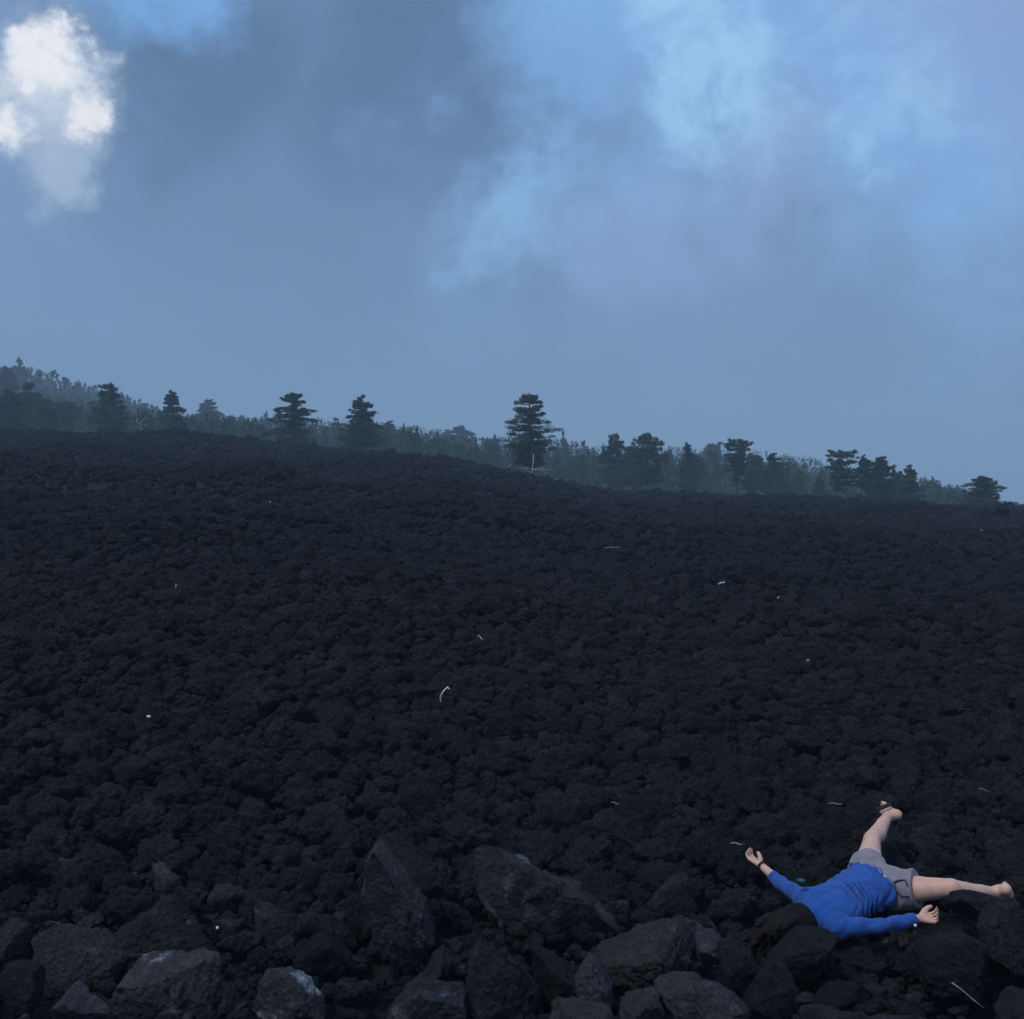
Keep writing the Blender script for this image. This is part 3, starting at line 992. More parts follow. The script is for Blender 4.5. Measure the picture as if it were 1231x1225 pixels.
hero('lava_boulder', ZB, [(885, 740), (910, 630), (990, 608), (1060, 640), (1150, 680), (1240, 720), (1230, 790), (950, 800)],
     4.92, 0.19, M_PALE, 'brown rock with one white patch on its front face', 44, 8)
hero('lava_boulder', ZB, [(985, 590), (1040, 530), (1110, 488), (1180, 500), (1240, 560), (1240, 650), (1150, 650), (1060, 625)],
     5.35, 0.18, M_LAVA, 'dark angular rock just behind the brown one with a white patch', 46)
hero('lava_boulder', ZB, [(10, 610), (60, 585), (120, 600), (150, 690), (100, 770), (10, 760)],
     5.05, 0.16, M_LAVA, 'dark rock beside the purple grey one at the corner of the field', 47)
hero('lava_boulder', ZB, [(-30, 440), (30, 425), (110, 440), (130, 520), (110, 600), (0, 600)],
     5.5, 0.18, M_BROWN, 'brown rock behind the broken block at the edge of the field', 48)
hero('lava_boulder', ZC, [(240, 655), (300, 612), (420, 604), (505, 625), (545, 660), (490, 720), (350, 740), (250, 700)],
     5.35, 0.17, M_LAVA, 'smooth backed dark rock right below the head of the lying person', 51, 4)
hero('lava_boulder', ZC, [(745, 610), (830, 575), (960, 578), (1050, 640), (1045, 760), (960, 830), (860, 810), (785, 710)],
     5.25, 0.18, M_LAVA, 'broad dark flat faced block below the hand of the lying person', 53, 6)
hero('lava_boulder', ZC, [(1070, 560), (1130, 500), (1260, 490), (1290, 700), (1230, 860), (1100, 830), (1050, 720)],
     5.35, 0.2, M_LAVA, 'large block with a straight upright edge below the outstretched foot', 55, 7)
hero('lava_boulder', ZC, [(925, 470), (960, 447), (1010, 448), (1100, 470), (1165, 498), (1110, 540), (1000, 540), (930, 505)],
     5.72, 0.13, M_LAVA, 'low rock that half hides the calf of the outstretched leg', 57, 4, 0.7)
hero('lava_boulder', ZC, [(-20, 600), (30, 590), (90, 640), (80, 700), (-10, 725)],
     5.3, 0.13, M_BLUE, 'pale topped grey rock between the long flat slab and the person', 58)
hero('lava_boulder', ZC, [(165, 900), (225, 760), (275, 718), (335, 760), (360, 900), (260, 960)],
     4.95, 0.16, M_LAVA, 'dark cone shaped rock in front of the lying person', 60)
hero('lava_boulder', ZC, [(-30, 830), (30, 800), (110, 840), (190, 910), (170, 980), (0, 990)],
     4.85, 0.15, M_BLUE, 'grey rock beside the dark cone shaped one at the lower edge', 61)
hero('lava_boulder', ZC, [(60, 650), (130, 640), (240, 700), (260, 740), (190, 790), (80, 760)],
     5.2, 0.15, M_LAVA, 'rounded black rock in front of the smooth backed one by the head', 62)

# ------------------------------------------------------------------ clinker: kinds of lava block
KINDS = []
for k in range(10):
    rng = np.random.default_rng(100 + k)
    D, Fc = ico(4)
    r = np.ones(len(D))
    for _ in range(11):
        n = rng.normal(0, 1, 3)
        n /= np.linalg.norm(n)
        r = np.minimum(r, np.where(D @ n > 0.05, rng.uniform(0.55, 0.9) / np.maximum(D @ n, 0.05), 9))
    V = D * (0.35 + 0.65 * r)[:, None] * np.array([rng.uniform(0.9, 1.25), rng.uniform(0.8, 1.1), rng.uniform(0.65, 0.95)])
    nrm = D
    dsp = fbm(V * 1.8 + k * 7, 3, 200 + k) * 0.30 + (0.45 - worley(V * 2.2 + k, 300 + k)) * 0.34 \
        + (0.45 - worley(V * 5.0 + k, 330 + k)) * 0.20 + fbm(V * 8 + k, 3, 400 + k) * 0.19
    V = V + nrm * dsp[:, None]
    KINDS.append(mesh_np('lava_block', V, Fc, M_LAVA))

for k in range(4):
    rng = np.random.default_rng(700 + k)
    D, Fc = ico(4)
    r = np.full(len(D), 9.0)
    for _ in range(9):
        n = rng.normal(0, 1, 3)
        n /= np.linalg.norm(n)
        r = np.minimum(r, np.where(D @ n > 0.05, rng.uniform(0.5, 0.85) / np.maximum(D @ n, 0.05), 9))
    V = D * np.minimum(r, 1.35)[:, None] * np.array([rng.uniform(1.0, 1.4), rng.uniform(0.8, 1.1), rng.uniform(0.65, 0.95)])
    dsp = fbm(V * 1.8 + k, 3, 720 + k) * 0.15 + (0.45 - worley(V * 3 + k, 730 + k)) * 0.07 + (0.45 - worley(V * 6.5 + k, 740 + k)) * 0.07 + fbm(V * 10 + k, 4, 750 + k, 0.6) * 0.11
    KINDS.append(mesh_np('lava_block', V + D * dsp[:, None], Fc, (M_BROWN, M_LAVA, M_STONE, M_STONE)[k]))
NK = len(KINDS)

# body as discs on the picture and capsules on the ground, to keep blocks off and under it
CAPS = [(chest, pelv, 0.17), (farS, elbF, 0.06), (elbF, wriF, 0.05), (wriF, wriF + fwdF * 0.17, 0.05), (nearS, elbN, 0.065), (elbN, wriN, 0.05),
        (wriN, wriN + fwdN * 0.15, 0.05), (hipF, kneeF, 0.10), (kneeF, ankF, 0.06), (ankF, ankF + np.array([-.03, .04, .1]), 0.05), (hipN, kneeN, 0.10), (kneeN, ankN, 0.055),
        (ankN, ankN + np.array([.06, .06, .0]), 0.06), (chest, headC, 0.10)]
BP = np.concatenate([[np.append(a + (b - a) * t, r) for t in np.linspace(0, 1, 9)] for a, b, r in CAPS])
BPX, BPY = CX + BP[:, 0] / BP[:, 1] * F, HY + (EYE - BP[:, 2]) / BP[:, 1] * F

cand = []


def scatter(d0, d1, n, rmed, rsig, rlo, rhi):
    y = np.sqrt(RNG.uniform(d0 ** 2, d1 ** 2, n))
    x = RNG.uniform(-1, 1, n) * (y * 0.74 + 0.9)
    r = np.clip(rmed * np.exp(RNG.normal(0, rsig, n)), rlo, rhi)
    cand.append(np.stack([x, y, r], 1))


def pack(d0, d1, n, rmed, rsig, rlo, rhi, gap):
    """blocks that lie side by side, the big ones set first"""
    y = np.sqrt(RNG.uniform(d0 ** 2, d1 ** 2, n))
    x = RNG.uniform(-1, 1, n) * (y * 0.72 + 0.7)
    r = np.sort(np.clip(rmed * np.exp(RNG.normal(0, rsig, n)), rlo, rhi))[::-1]
    cell, grid, out = rhi * 2 * gap, {}, []
    for xx, yy, rr in zip(x, y, r):
        i, j = int(xx // cell), int(yy // cell)
        ok = True
        for a in (-1, 0, 1):
            for b in (-1, 0, 1):
                for ox, oy, orr in grid.get((i + a, j + b), ()):
                    if (ox - xx) ** 2 + (oy - yy) ** 2 < (gap * (orr + rr)) ** 2:
                        ok = False
                        break
                if not ok:
                    break
            if not ok:
                break
        if ok:
            grid.setdefault((i, j), []).append((xx, yy, rr))
            out.append((xx, yy, rr))
    cand.append(np.array(out))


pack(2.1, 5.4, 5000, 0.085, 0.58, 0.030, 0.26, 0.76)
pack(5.4, 15, 52000, 0.052, 0.52, 0.022, 0.17, 0.84)
pack(15, 34, 90000, 0.062, 0.52, 0.032, 0.20, 0.84)
scatter(2.6, 9, 9000, 0.030, 0.30, 0.016, 0.055)
scatter(34, 106, 60000, 0.11, 0.50, 0.06, 0.42)
scatter(40, 105, 600, 0.36, 0.22, 0.28, 0.55)
cand = np.concatenate(cand)
cx_, cy_, cr_ = cand.T
cz_ = ground(cx_, cy_) + cr_ * RNG.uniform(-0.1, 0.45, len(cr_)) - 0.03
keep = np.ones(len(cand), bool)
for i in np.nonzero((cy_ > 4) & (cy_ < 8.5) & (cx_ > 0.5))[0]:
    x, y, r = cand[i]
    z = cz_[i]
    dd = np.hypot(BP[:, 0] - x, BP[:, 1] - y)
    under = dd < r * 1.15 + BP[:, 3]
    if under.any():
        z = min(z, (BP[under, 2] - BP[under, 3] * 0.72).min() - r * 0.95)
    spx, spy, spr = CX + x / y * F, HY + (EYE - z) / y * F, r / y * F
    hid = (y - r < BP[:, 1]) & (np.abs(BPX - spx) < spr * 1.15 + BP[:, 3] / BP[:, 1] * F) & (spy - spr * 1.05 < BPY + 0.6 * BP[:, 3] / BP[:, 1] * F) & (spy + spr > BPY - BP[:, 3] / BP[:, 1] * F)
    if hid.any():
        need = (BPY[hid] + 0.8 * BP[hid, 3] / BP[hid, 1] * F).max() + spr * 1.05 - spy
        z -= max(0, need) / F * y
        if z < cz_[i] - 0.45:
            keep[i] = False
    cz_[i] = z
spx, spy, spr = CX + cx_ / cy_ * F, HY + (EYE - cz_) / cy_ * F, cr_ / cy_ * F
for x0, x1, y0, y1, d, dep in ROCKS:
    ins = (cy_ < d + 0.05 + np.where(spy > y0 + 0.2 * (y1 - y0), 0.9 * cr_, 0)) & (spx + spr * 0.6 > x0) & (spx - spr * 0.6 < x1) & (spy - spr * 0.7 < y1 - np.where(cr_ > 0.06, 0.10, 0.32) * (y1 - y0)) & (spy + spr * 0.7 > y0)
    keep &= ~ins
cx_, cy_, cz_, cr_, spx, spy, spr = [a[keep] for a in (cx_, cy_, cz_, cr_, spx, spy, spr)]
N = len(cx_)
kind = np.where((cr_ > 0.04) & (RNG.random(N) < np.clip((6.8 - cy_) / 2.6, 0, 0.62)), RNG.integers(10, NK, N), RNG.integers(0, 10, N))
rot = np.stack([RNG.uniform(-0.5, 0.5, N), RNG.uniform(-0.5, 0.5, N), RNG.uniform(0, 6.283, N)], 1)
inner = (spx > 180) & (spx < 1050) & (spy - spr < 1046) & (spy > 600)
order = np.argsort(-np.where(inner, spr, 0))
single = order[:270]
ZONES = [('black clinker block packed among the rocks round the pale crusted one', 'clinker blocks by the crusted rock', 175, 520, 940, 1300),
         ('black clinker block in the rubble round the long flat slab and lying person', 'clinker blocks by the person', 520, 1300, 940, 1300),
         ('rough black clinker block in the lava just behind the big brown foreground rocks', 'clinker blocks behind the brown rocks', 0, 760, 0, 940),
         ('rough black clinker block in the lava beyond the lying person', 'clinker blocks beyond the person', 760, 1300, 0, 940)]
src = {}
for i in single:
    o = bpy.data.objects.new('lava_block', KINDS[kind[i]])
    o.location = (cx_[i], cy_[i], cz_[i])
    o.rotation_euler = rot[i]
    o.scale = [float(cr_[i])] * 3
    link(o)
    for lab, grp, a, b, c, d in ZONES:
        if a <= spx[i] < b and c <= spy[i] < d:
            tag(o, lab, 'rock', grp)
            break
    src.setdefault(int(kind[i]), o)
rest = np.setdiff1d(np.arange(N), single)
me = bpy.data.meshes.new('lava_rubble')
me.vertices.add(len(rest))
me.vertices.foreach_set('co', np.stack([cx_, cy_, cz_], 1)[rest].astype(np.float32).ravel())
for nm, ty, fld, arr in (('size', 'FLOAT', 'value', cr_[rest]), ('kind', 'INT', 'value', kind[rest]), ('turn', 'FLOAT_VECTOR', 'vector', rot[rest])):
    at = me.attributes.new(nm, ty, 'POINT')
    at.data.foreach_set(fld, np.ascontiguousarray(arr.astype(np.int32 if ty == 'INT' else np.float32)).ravel())
me.update()
rub = link(bpy.data.objects.new('lava_rubble', me))
tag(rub, 'uncounted black clinker rubble covering the whole lava field', 'rubble', kind='stuff')
ng = bpy.data.node_groups.new('rubble_scatter', 'GeometryNodeTree')
ng.interface.new_socket('Geometry', in_out='INPUT', socket_type='NodeSocketGeometry')
ng.interface.new_socket('Geometry', in_out='OUTPUT', socket_type='NodeSocketGeometry')
gi, go = ng.nodes.new('NodeGroupInput'), ng.nodes.new('NodeGroupOutput')
jn = ng.nodes.new('GeometryNodeJoinGeometry')
for k in reversed(range(NK)):
    oi = ng.nodes.new('GeometryNodeObjectInfo')
    oi.inputs['Object'].default_value = src.get(k, next(iter(src.values())))
    g2 = ng.nodes.new('GeometryNodeGeometryToInstance')
    ng.links.new(oi.outputs['Geometry'], g2.inputs[0])
    ng.links.new(g2.outputs[0], jn.inputs[0])


def named(nm, ty):
    a = ng.nodes.new('GeometryNodeInputNamedAttribute')
    a.data_type = ty
    a.inputs['Name'].default_value = nm
    return a.outputs[0]


iop = ng.nodes.new('GeometryNodeInstanceOnPoints')
iop.inputs['Pick Instance'].default_value = True
ng.links.new(gi.outputs[0], iop.inputs['Points'])
ng.links.new(jn.outputs[0], iop.inputs['Instance'])
ng.links.new(named('kind', 'INT'), iop.inputs['Instance Index'])
e2r = ng.nodes.new('FunctionNodeEulerToRotation')
ng.links.new(named('turn', 'FLOAT_VECTOR'), e2r.inputs[0])
ng.links.new(e2r.outputs[0], iop.inputs['Rotation'])
ng.links.new(named('size', 'FLOAT'), iop.inputs['Scale'])
ng.links.new(iop.outputs[0], go.inputs[0])
rub.modifiers.new('scatter', 'NODES').node_group = ng

# ------------------------------------------------------------------ trees
def tufts(c, ax, n, size, rng, up=0.35):
    """small leaf faces spread through an ellipsoid; returns verts, quads"""
    d = rng.normal(0, 1, (n, 3))
    d /= np.linalg.norm(d, axis=1)[:, None]
    p = c + d * (rng.random((n, 1)) ** 0.45) * (1 + 0.12 * rng.normal(0, 1, (n, 1))) * np.array(ax)
    a = rng.normal(0, 1, (n, 3))
    a[:, 2] *= up
    a /= np.linalg.norm(a, axis=1)[:, None]
    b = np.cross(a, rng.normal(0, 1, (n, 3)))
    b /= np.linalg.norm(b, axis=1)[:, None] + 1e-9
    s = size * rng.uniform(0.6, 1.4, (n, 1))
    a, b = a * s, b * s * 0.55
    V = np.stack([p - a, p - b * 0.9, p + a, p + b * 0.9], 1).reshape(-1, 3)
    return V, np.arange(4 * n).reshape(n, 4)


def interp(tab, t):
    return float(np.interp(t, [q[0] for q in tab], [q[1] for q in tab]))


PROFILE = {
    'dome': ([(0, .92), (.22, 1), (.5, .84), (.75, .58), (.92, .34), (1, .16)], 0.10, 11, 9),
    'layer': ([(0, .50), (.14, .70), (.28, .93), (.40, 1), (.56, .93), (.72, .76), (.86, .55), (.95, .36), (1, .16)], 0.12, 12, 9),
    'layergap': ([(0, .95), (.22, 1.1), (.34, .28), (.44, .95), (.60, .90), (.76, .62), (.90, .42), (1, .2)], 0.08, 12, 8),
    'dense': ([(0, .80), (.3, 1), (.6, .92), (.85, .62), (1, .28)], 0.05, 11, 7),
    'cone': ([(0, 1), (.3, .8), (.6, .5), (.85, .22), (1, .05)], 0.05, 11, 5),
    'flat': ([(0, .5), (.3, .75), (.6, .8), (.85, 1), (1, .85)], 0.25, 10, 5),
    'round': ([(0, .7), (.3, 1), (.55, .97), (.8, .76), (.93, .5), (1, .25)], 0.16, 10, 7),
}


def pine(name, px, base, top, wide, d, shape, seed, label, group, mat=M_PINE, bark=M_BARK, cat='tree', dens=1.0, lean=0.0, clear=None, sink=0.8):
    rng = np.random.default_rng(seed)
    prof, clr, levels, per = PROFILE[shape]
    if clear is not None:
        clr = clear
    H = (base - top) / F * d
    Rr = wide / 2 / F * d * (1.2 if shape in ('dense', 'round', 'cone') else 1.1)
    g = pix(px, base, d)
    root = empty(name, (g.x, g.y, g.z - sink))
    tag(root, label, cat, group)
    wood, leaf = [], []
    top_off = lean * H
    nodes = [Vector((top_off * (t ** 2) + 0.04 * H * math.sin(t * 5 + seed) * t * 0.5, 0.02 * H * math.sin(t * 4 + seed * 2) * t, t * (H * 0.97) + sink * min(1, t * 8) if t > 0 else 0)) for t in np.linspace(0, 1, 8)]
    tr = 0.022 * H + 0.06
    wood.append(tube(nodes, [tr * (1 - 0.86 * t) for t in np.linspace(0, 1, 8)], 7))

    def on_trunk(t):
        f = t * 7
        i = min(int(f), 6)
        return nodes[i].lerp(nodes[i + 1], f - i)
    clump = max(0.06, 0.66 / F * d)
    flatp = shape in ('layer', 'layergap', 'flat', 'dome')
    for lv in range(levels):
        hgt = H * (1 - clr) / levels
        tier = rng.uniform(0.86, 1.08)
        shift = rng.uniform(-0.25, 0.25)
        n_b = per if interp(prof, (lv + 0.5) / levels) > 0.35 else 4
        a0 = rng.uniform(0, 6.28)
        for b in range(n_b):
            if rng.random() < 0.06:
                continue
            tl = float(np.clip((lv + 0.5 + shift + rng.uniform(-0.42, 0.42)) / levels, 0.01, 0.995))
            o = on_trunk(min(clr + (1 - clr) * tl * 0.985, 0.999))
            an = a0 + b * 6.283 / n_b + rng.uniform(-0.5, 0.5)
            L = Rr * interp(prof, tl) * tier * rng.uniform(0.55, 1.05)
            tip = o + Vector((math.cos(an) * L, math.sin(an) * L, rng.uniform(-0.15, 0.5) * hgt - 0.04 * L))
            mid = o.lerp(tip, 0.55) + Vector((0, 0, -0.06 * L))
            wood.append(tube([o - Vector((0, 0, 0.08 * L)), mid, tip], [tr * 0.30, tr * 0.2, tr * 0.08], 4))
            thick = (0.25 if flatp else 0.42) * hgt + 0.006 * H
            for c, q in ((tip.lerp(o, 0.12), 0.62), (tip.lerp(o, 0.38), 0.9), (tip.lerp(o, 0.70), 0.75)):
                k = 0.30 * q * L + 0.3 * clump
                n = int(np.clip(26 * dens * (k / clump) ** 1.25, 8, 120))
                cc = np.array(c[:]) + rng.normal(0, 0.09 * L, 3) * np.array([1, 1, .5]) + np.array([0, 0, 0.3 * thick])
                leaf.append(tufts(cc, (k, k, thick * rng.uniform(0.7, 1.3)), n, clump * rng.uniform(0.7, 1.1), rng, 0.6))
    V, Fc = join(wood)
    obj_np('trunk', V, Fc, bark, root)
    V, Fc = join(leaf)
    obj_np('crown', V, Fc, mat, root, smooth=False)
    return root


G1, G2 = 'pines along the brow of the lava', 'young trees between the pines'
T = [
    # px, base, top, width, distance, shape, label, material, bark, kw
    (192, 548, 479, 26, 330, 'dome', 'hazy tall pine highest on the slope above the wood at the left edge', M_PINE2, M_BARK, {}),
    (181, 548, 487, 26, 240, 'dense', 'bushy pine at the very left end of the wood', M_PINE, M_BARK, {}),
    (201, 548, 499, 32, 150, 'dome', 'dark broad pine in the corner below the hazy tallest one', M_PINE, M_BARK, {}),
    (184, 548, 508, 30, 140, 'dense', 'low dark bushy pine in front of the others at the left end', M_PINE, M_BARK, dict(dens=1.3)),
    (213, 548, 514, 30, 150, 'round', 'squat round dark pine beside the broad one in the corner', M_PINE, M_BARK, dict(dens=1.2)),
    (233, 549, 517, 28, 165, 'round', 'rounded dark tree midway between the left corner and the dense pine', M_PINE, M_BARK, {}),
    (222, 548, 520, 26, 170, 'cone', 'low pointed pine left of the dense round topped one', M_PINE2, M_BARK, {}),
    (244, 548, 522, 24, 190, 'dense', 'pale bushy tree touching the dense round topped pine', M_PINE2, M_BARK, {}),
    (269, 549, 502, 32, 135, 'dense', 'dense round topped pine at the shoulder of the far misty wood', M_PINE, M_BARK, {}),
    (324, 549, 507, 26, 150, 'dome', 'slim pine with a pointed top, first of the pair before the mist', M_PINE, M_BARK, {}),
    (356, 550, 515, 30, 175, 'dome', 'paler lower pine, second of the pair before the mist', M_PINE2, M_BARK, {}),
    (384, 553, 533, 28, 150, 'dense', 'low bushy tree beside the open layered pine with a gap in its crown', M_PINE2, M_BARK, {}),
    (404, 556, 526, 20, 200, 'cone', 'misty cone shaped tree close behind the pine with a gap in its crown', M_PINE2, M_BARK, {}),
    (427, 558, 508, 42, 122, 'layergap', 'layered pine with a wide gap of sky through its crown', M_PINE, M_BARK, {}),
    (464, 560, 530, 26, 180, 'cone', 'small pale tree tucked in beside the umbrella layered pine', M_PINE2, M_BARK, {}),
    (487, 562, 511, 38, 122, 'dome', 'umbrella layered pine with even tiers, second tallest on the open brow', M_PINE, M_BARK, {}),
    (511, 563, 534, 24, 150, 'dome', 'short pine right against the evenly tiered one', M_PINE2, M_BARK, {}),
    (533, 567, 543, 32, 165, 'cone', 'low spiky topped tree between the tiered pine and the pale round one', M_PINE2, M_BARK, {}),
    (570, 572, 539, 36, 190, 'round', 'pale round headed pine with branches showing through, left of the tallest', M_PINE2, M_PALEBARK, {}),
    (600, 582, 546, 26, 175, 'cone', 'misty cone shaped tree at the foot of the tallest pine', M_PINE2, M_BARK, {}),
    (630, 588, 507, 52, 104, 'layer', 'tallest pine, standing alone on the brow behind the dead white tree', M_PINE, M_BARK, dict(dens=1.15, clear=0.16)),
    (660, 592, 544, 28, 165, 'cone', 'pointed green tree just right of the tallest pine', M_PINE2, M_BARK, {}),
    (678, 594, 549, 26, 185, 'cone', 'thin spired green tree next to the round headed pair', M_PINE2, M_BARK, {}),
    (703, 597, 545, 26, 145, 'dense', 'narrower of the two round headed pines above the yellow bush', M_PINE, M_BARK, {}),
    (731, 598, 544, 36, 135, 'round', 'broader of the two round headed pines above the yellow bush', M_PINE, M_PALEBARK, dict(dens=1.25)),
    (749, 599, 561, 22, 160, 'dense', 'shaded bushy tree filling the gap after the broad round headed pine', M_PINE2, M_BARK, {}),
    (766, 598, 552, 18, 140, 'dome', 'narrow dark pine with a needle like top', M_PINE, M_BARK, {}),
    (716, 598, 556, 26, 150, 'round', 'lower round tree squeezed between the two round headed pines', M_PINE, M_BARK, {}),
    (772, 600, 562, 26, 165, 'round', 'rounded tree at the foot of the narrow needle topped pine', M_PINE, M_BARK, {}),
    (824, 601, 563, 28, 155, 'round', 'rounded dark crown between the twisted pine and the sloping shouldered one', M_PINE, M_BARK, {}),
    (947, 609, 578, 22, 140, 'round', 'round bush like pine filling the end of the right hand clump', M_PINE, M_BARK, {}),
    (787, 599, 553, 30, 160, 'dense', 'leafy green tree leaning on the twisted flat topped pine', M_PINE2, M_BARK, dict(dens=1.2)),
    (808, 600, 548, 28, 130, 'flat', 'twisted flat topped pine rising above its leafy neighbour', M_PINE, M_BARK, {}),
    (840, 602, 561, 26, 140, 'dome', 'dark sloping shouldered pine halfway along the right hand wood', M_PINE, M_BARK, {}),
    (860, 604, 570, 22, 170, 'cone', 'small pointed tree in the dip before the flag shaped pine', M_PINE2, M_BARK, {}),
    (879, 605, 583, 14, 140, 'dome', 'tiny dark tree under the flag shaped pine', M_PINE, M_BARK, {}),
    (897, 607, 559, 32, 120, 'flat', 'flag shaped pine with a pale trunk and wide level top', M_PINE, M_PALEBARK, dict(lean=0.03)),
    (917, 608, 562, 20, 118, 'dome', 'slender dark pine with a bare pale stem beside the flag shaped one', M_PINE, M_PALEBARK, dict(clear=0.34)),
    (932, 608, 564, 30, 125, 'dense', 'thick dark pine in the middle of the right hand clump', M_PINE, M_BARK, dict(dens=1.3)),
    (957, 609, 571, 20, 128, 'dome', 'small tiered pine standing clear after the right hand clump', M_PINE, M_BARK, {}),
    (977, 611, 582, 22, 150, 'cone', 'short pale tree between the small tiered pine and the last rounded one', M_PINE2, M_BARK, {}),
    (998, 611, 589, 18, 170, 'cone', 'faint low tree just before the last rounded pine', M_PINE2, M_BARK, {}),
    (1021, 613, 582, 34, 112, 'round', 'last rounded pine of the wood with a white forked trunk', M_PINE, M_PALEBARK, dict(dens=1.3)),
    (1047, 614, 604, 12, 150, 'dense', 'tiny bush at the right end of the skyline', M_PINE2, M_BARK, {}),
]
for i, (px, ba, to, wi, d, sh, lab, mt, bk, kw) in enumerate(T):
    young = mt is M_PINE2
    pine('young_pine' if young else 'pine_tree', px, ba, to, wi, d * (1.6 if young and d < 230 else 1.0), sh, 500 + i, lab, G2 if young else G1, mt, bk, **kw)

# understorey that joins the trees: one mass of bushes
rng = np.random.default_rng(77)
parts = []
for k in range(1400):
    px = rng.uniform(130, 1040) if k < 1360 else rng.uniform(-300, 60)
    d = rng.uniform(130, 380)
    by = float(np.interp(px, PXS, CR)) + 2
    tall = float(np.interp(px, [0, 200, 300, 380, 440, 520, 580, 640, 700, 820, 900, 960, 1000, 1060], [30, 36, 24, 22, 27, 27, 23, 36, 39, 40, 33, 27, 18, 6]))
    hh = tall * (0.62 + 0.42 * rng.random())
    w0 = rng.uniform(7, 15)
    for q in np.linspace(0.1, 0.95, 6):
        taper = (1.05 - q) if k % 2 == 0 else math.sqrt(max(0.12, 1.12 - q ** 2))
        c = A3(pix(px + rng.normal(0, 1.0), by - hh * q, d))
        rx = w0 * taper / F * d
        parts.append(tufts(c, (rx * 0.9, rx * 0.9, hh * 0.11 / F * d), int(26 + 44 * taper), 0.80 / F * d, rng, 1.0))
V, Fc = join(parts)
us_ = obj_np('undergrowth', V, Fc, M_SHRUB, smooth=False)
tag(us_, 'mass of low green undergrowth joining the pines behind the lava brow', 'undergrowth', kind='stuff')

# far misty wood on the hill
parts = []
for k in range(1500):
    u = rng.uniform(-0.82, -0.22)
    d = rng.uniform(300, 520)
    z = float(fall(np.array([u]), np.array([d]))[0])
    H = rng.uniform(7, 15) * min(1.0, 0.15 + abs(u + 0.22) * 4.5)
    R0 = H * rng.uniform(0.28, 0.46)
    for t in np.linspace(0.08, 1, 7):
        rr = R0 * (1.12 - t) * rng.uniform(0.75, 1.2)
        parts.append(tufts(np.array([u * d + rng.normal(0, .1 * R0), d, z + H * t]), (rr, rr, H * 0.07), 20, 1.35 / F * d, rng, 0.9))
V, Fc = join(parts)
fw = obj_np('far_wood', V, Fc, M_PINE2, smooth=False)
tag(fw, 'far conifer wood on the hill fading into mist', 'wood', kind='stuff')

# yellow green bush at the edge of the lava
parts = [tufts(A3(pix(714 + q * 1.6, 594.5, 99)), (0.35, 0.3, 0.28), 90, 0.13, rng, 1.0) for q in range(5)]
V, Fc = join(parts)
c = A3(pix(717, 598, 99))
br = empty('broom_bush', c)
tag(br, 'low yellow green bush on the edge of the lava below the round headed pines', 'bush')
obj_np('foliage', V - c, Fc, M_BROOM, br, smooth=False)
v, f = tube([(0, 0, -0.5), (0.05, 0, 0.1), (0.1, 0, 0.4)], [0.05, 0.04, 0.02], 5)
obj_np('stem', v, f, M_BARK, br)


# ------------------------------------------------------------------ dead wood and scraps
def wood_thing(name, strokes, d, mat, label, cat, group=None, parts=None):
    """strokes: list of (pixel points, radius px at start, at end)"""
    c = A3(pix(*strokes[0][0][0], d))
    if len(strokes) == 1:
        pts, r0, r1 = strokes[0]
        q = [A3(pix(*p, d)) - c + np.array([0, 0.02 * math.sin(i * 2) / 12 * d, 0]) for i, p in enumerate(pts)]
        v, f = tube(q, [(r0 + (r1 - r0) * i / max(1, len(q) - 1)) / F * d for i in range(len(q))], 6)
        o = obj_np(name, v, f, mat)
        o.location = c
        return tag(o, label, cat, group)
    root = empty(name, c)
    tag(root, label, cat, group)
    for k, (pts, r0, r1) in enumerate(strokes):
        q = [A3(pix(*p, d)) - c + np.array([0, (0.05 * math.sin(i * 2 + k)) / 12 * d, 0]) for i, p in enumerate(pts)]
        v, f = tube(q, [(r0 + (r1 - r0) * i / max(1, len(q) - 1)) / F * d for i in range(len(q))], 6)
        obj_np('trunk' if k == 0 else 'branch', v, f, mat, root)
    return root


wood_thing('dead_tree', [
    ([(631.5, 591), (632, 584), (632.5, 578), (633.5, 571), (634, 563)], 0.62, 0.31),
    ([(633, 576), (628, 574.6), (623.5, 574.6)], 0.43, 0.22),
    ([(633, 576), (638, 575.4), (644, 575.2)], 0.43, 0.22),
    ([(635, 575.5), (641, 577), (647, 579.8)], 0.37, 0.19),
    ([(632.5, 579), (629.5, 577.5), (627, 575)], 0.31, 0.15),
    ([(635, 576), (637.5, 579), (637, 582)], 0.31, 0.15),
    ([(624, 587.3), (626.5, 588.3), (629, 589.8)], 0.37, 0.25),
    ([(634, 587.2), (637, 588.8), (639, 588.2)], 0.31, 0.19),
    ([(641, 577), (648, 575.6), (652, 578)], 0.25, 0.12),
    ([(651, 588), (653.5, 586.5), (655, 583.5)], 0.31, 0.19),
], 93, M_DEAD, 'bleached dead tree with bare crooked branches in front of the tallest pine', 'dead tree')
wood_thing('dead_branch', [([(612.5, 573.8), (614, 572.8), (615, 571.8)], 0.5, 0.3)], 96, M_DEAD, 'pale dead branch end left of the bleached dead tree', 'branch')
wood_thing('dead_bush', [
    ([(296, 546), (296.5, 541), (297, 536)], 0.6, 0.4),
    ([(296, 542), (293, 539.5), (290.5, 540)], 0.4, 0.2),
    ([(296.5, 540), (300, 537.5), (303, 538.5)], 0.4, 0.2),
    ([(296.5, 539), (294, 535), (293.5, 532)], 0.35, 0.2),
    ([(297, 537), (299, 533.5), (301, 532)], 0.35, 0.2)], 104, M_DEAD, 'pale leafless bush beside the dense round topped pine', 'dead bush')
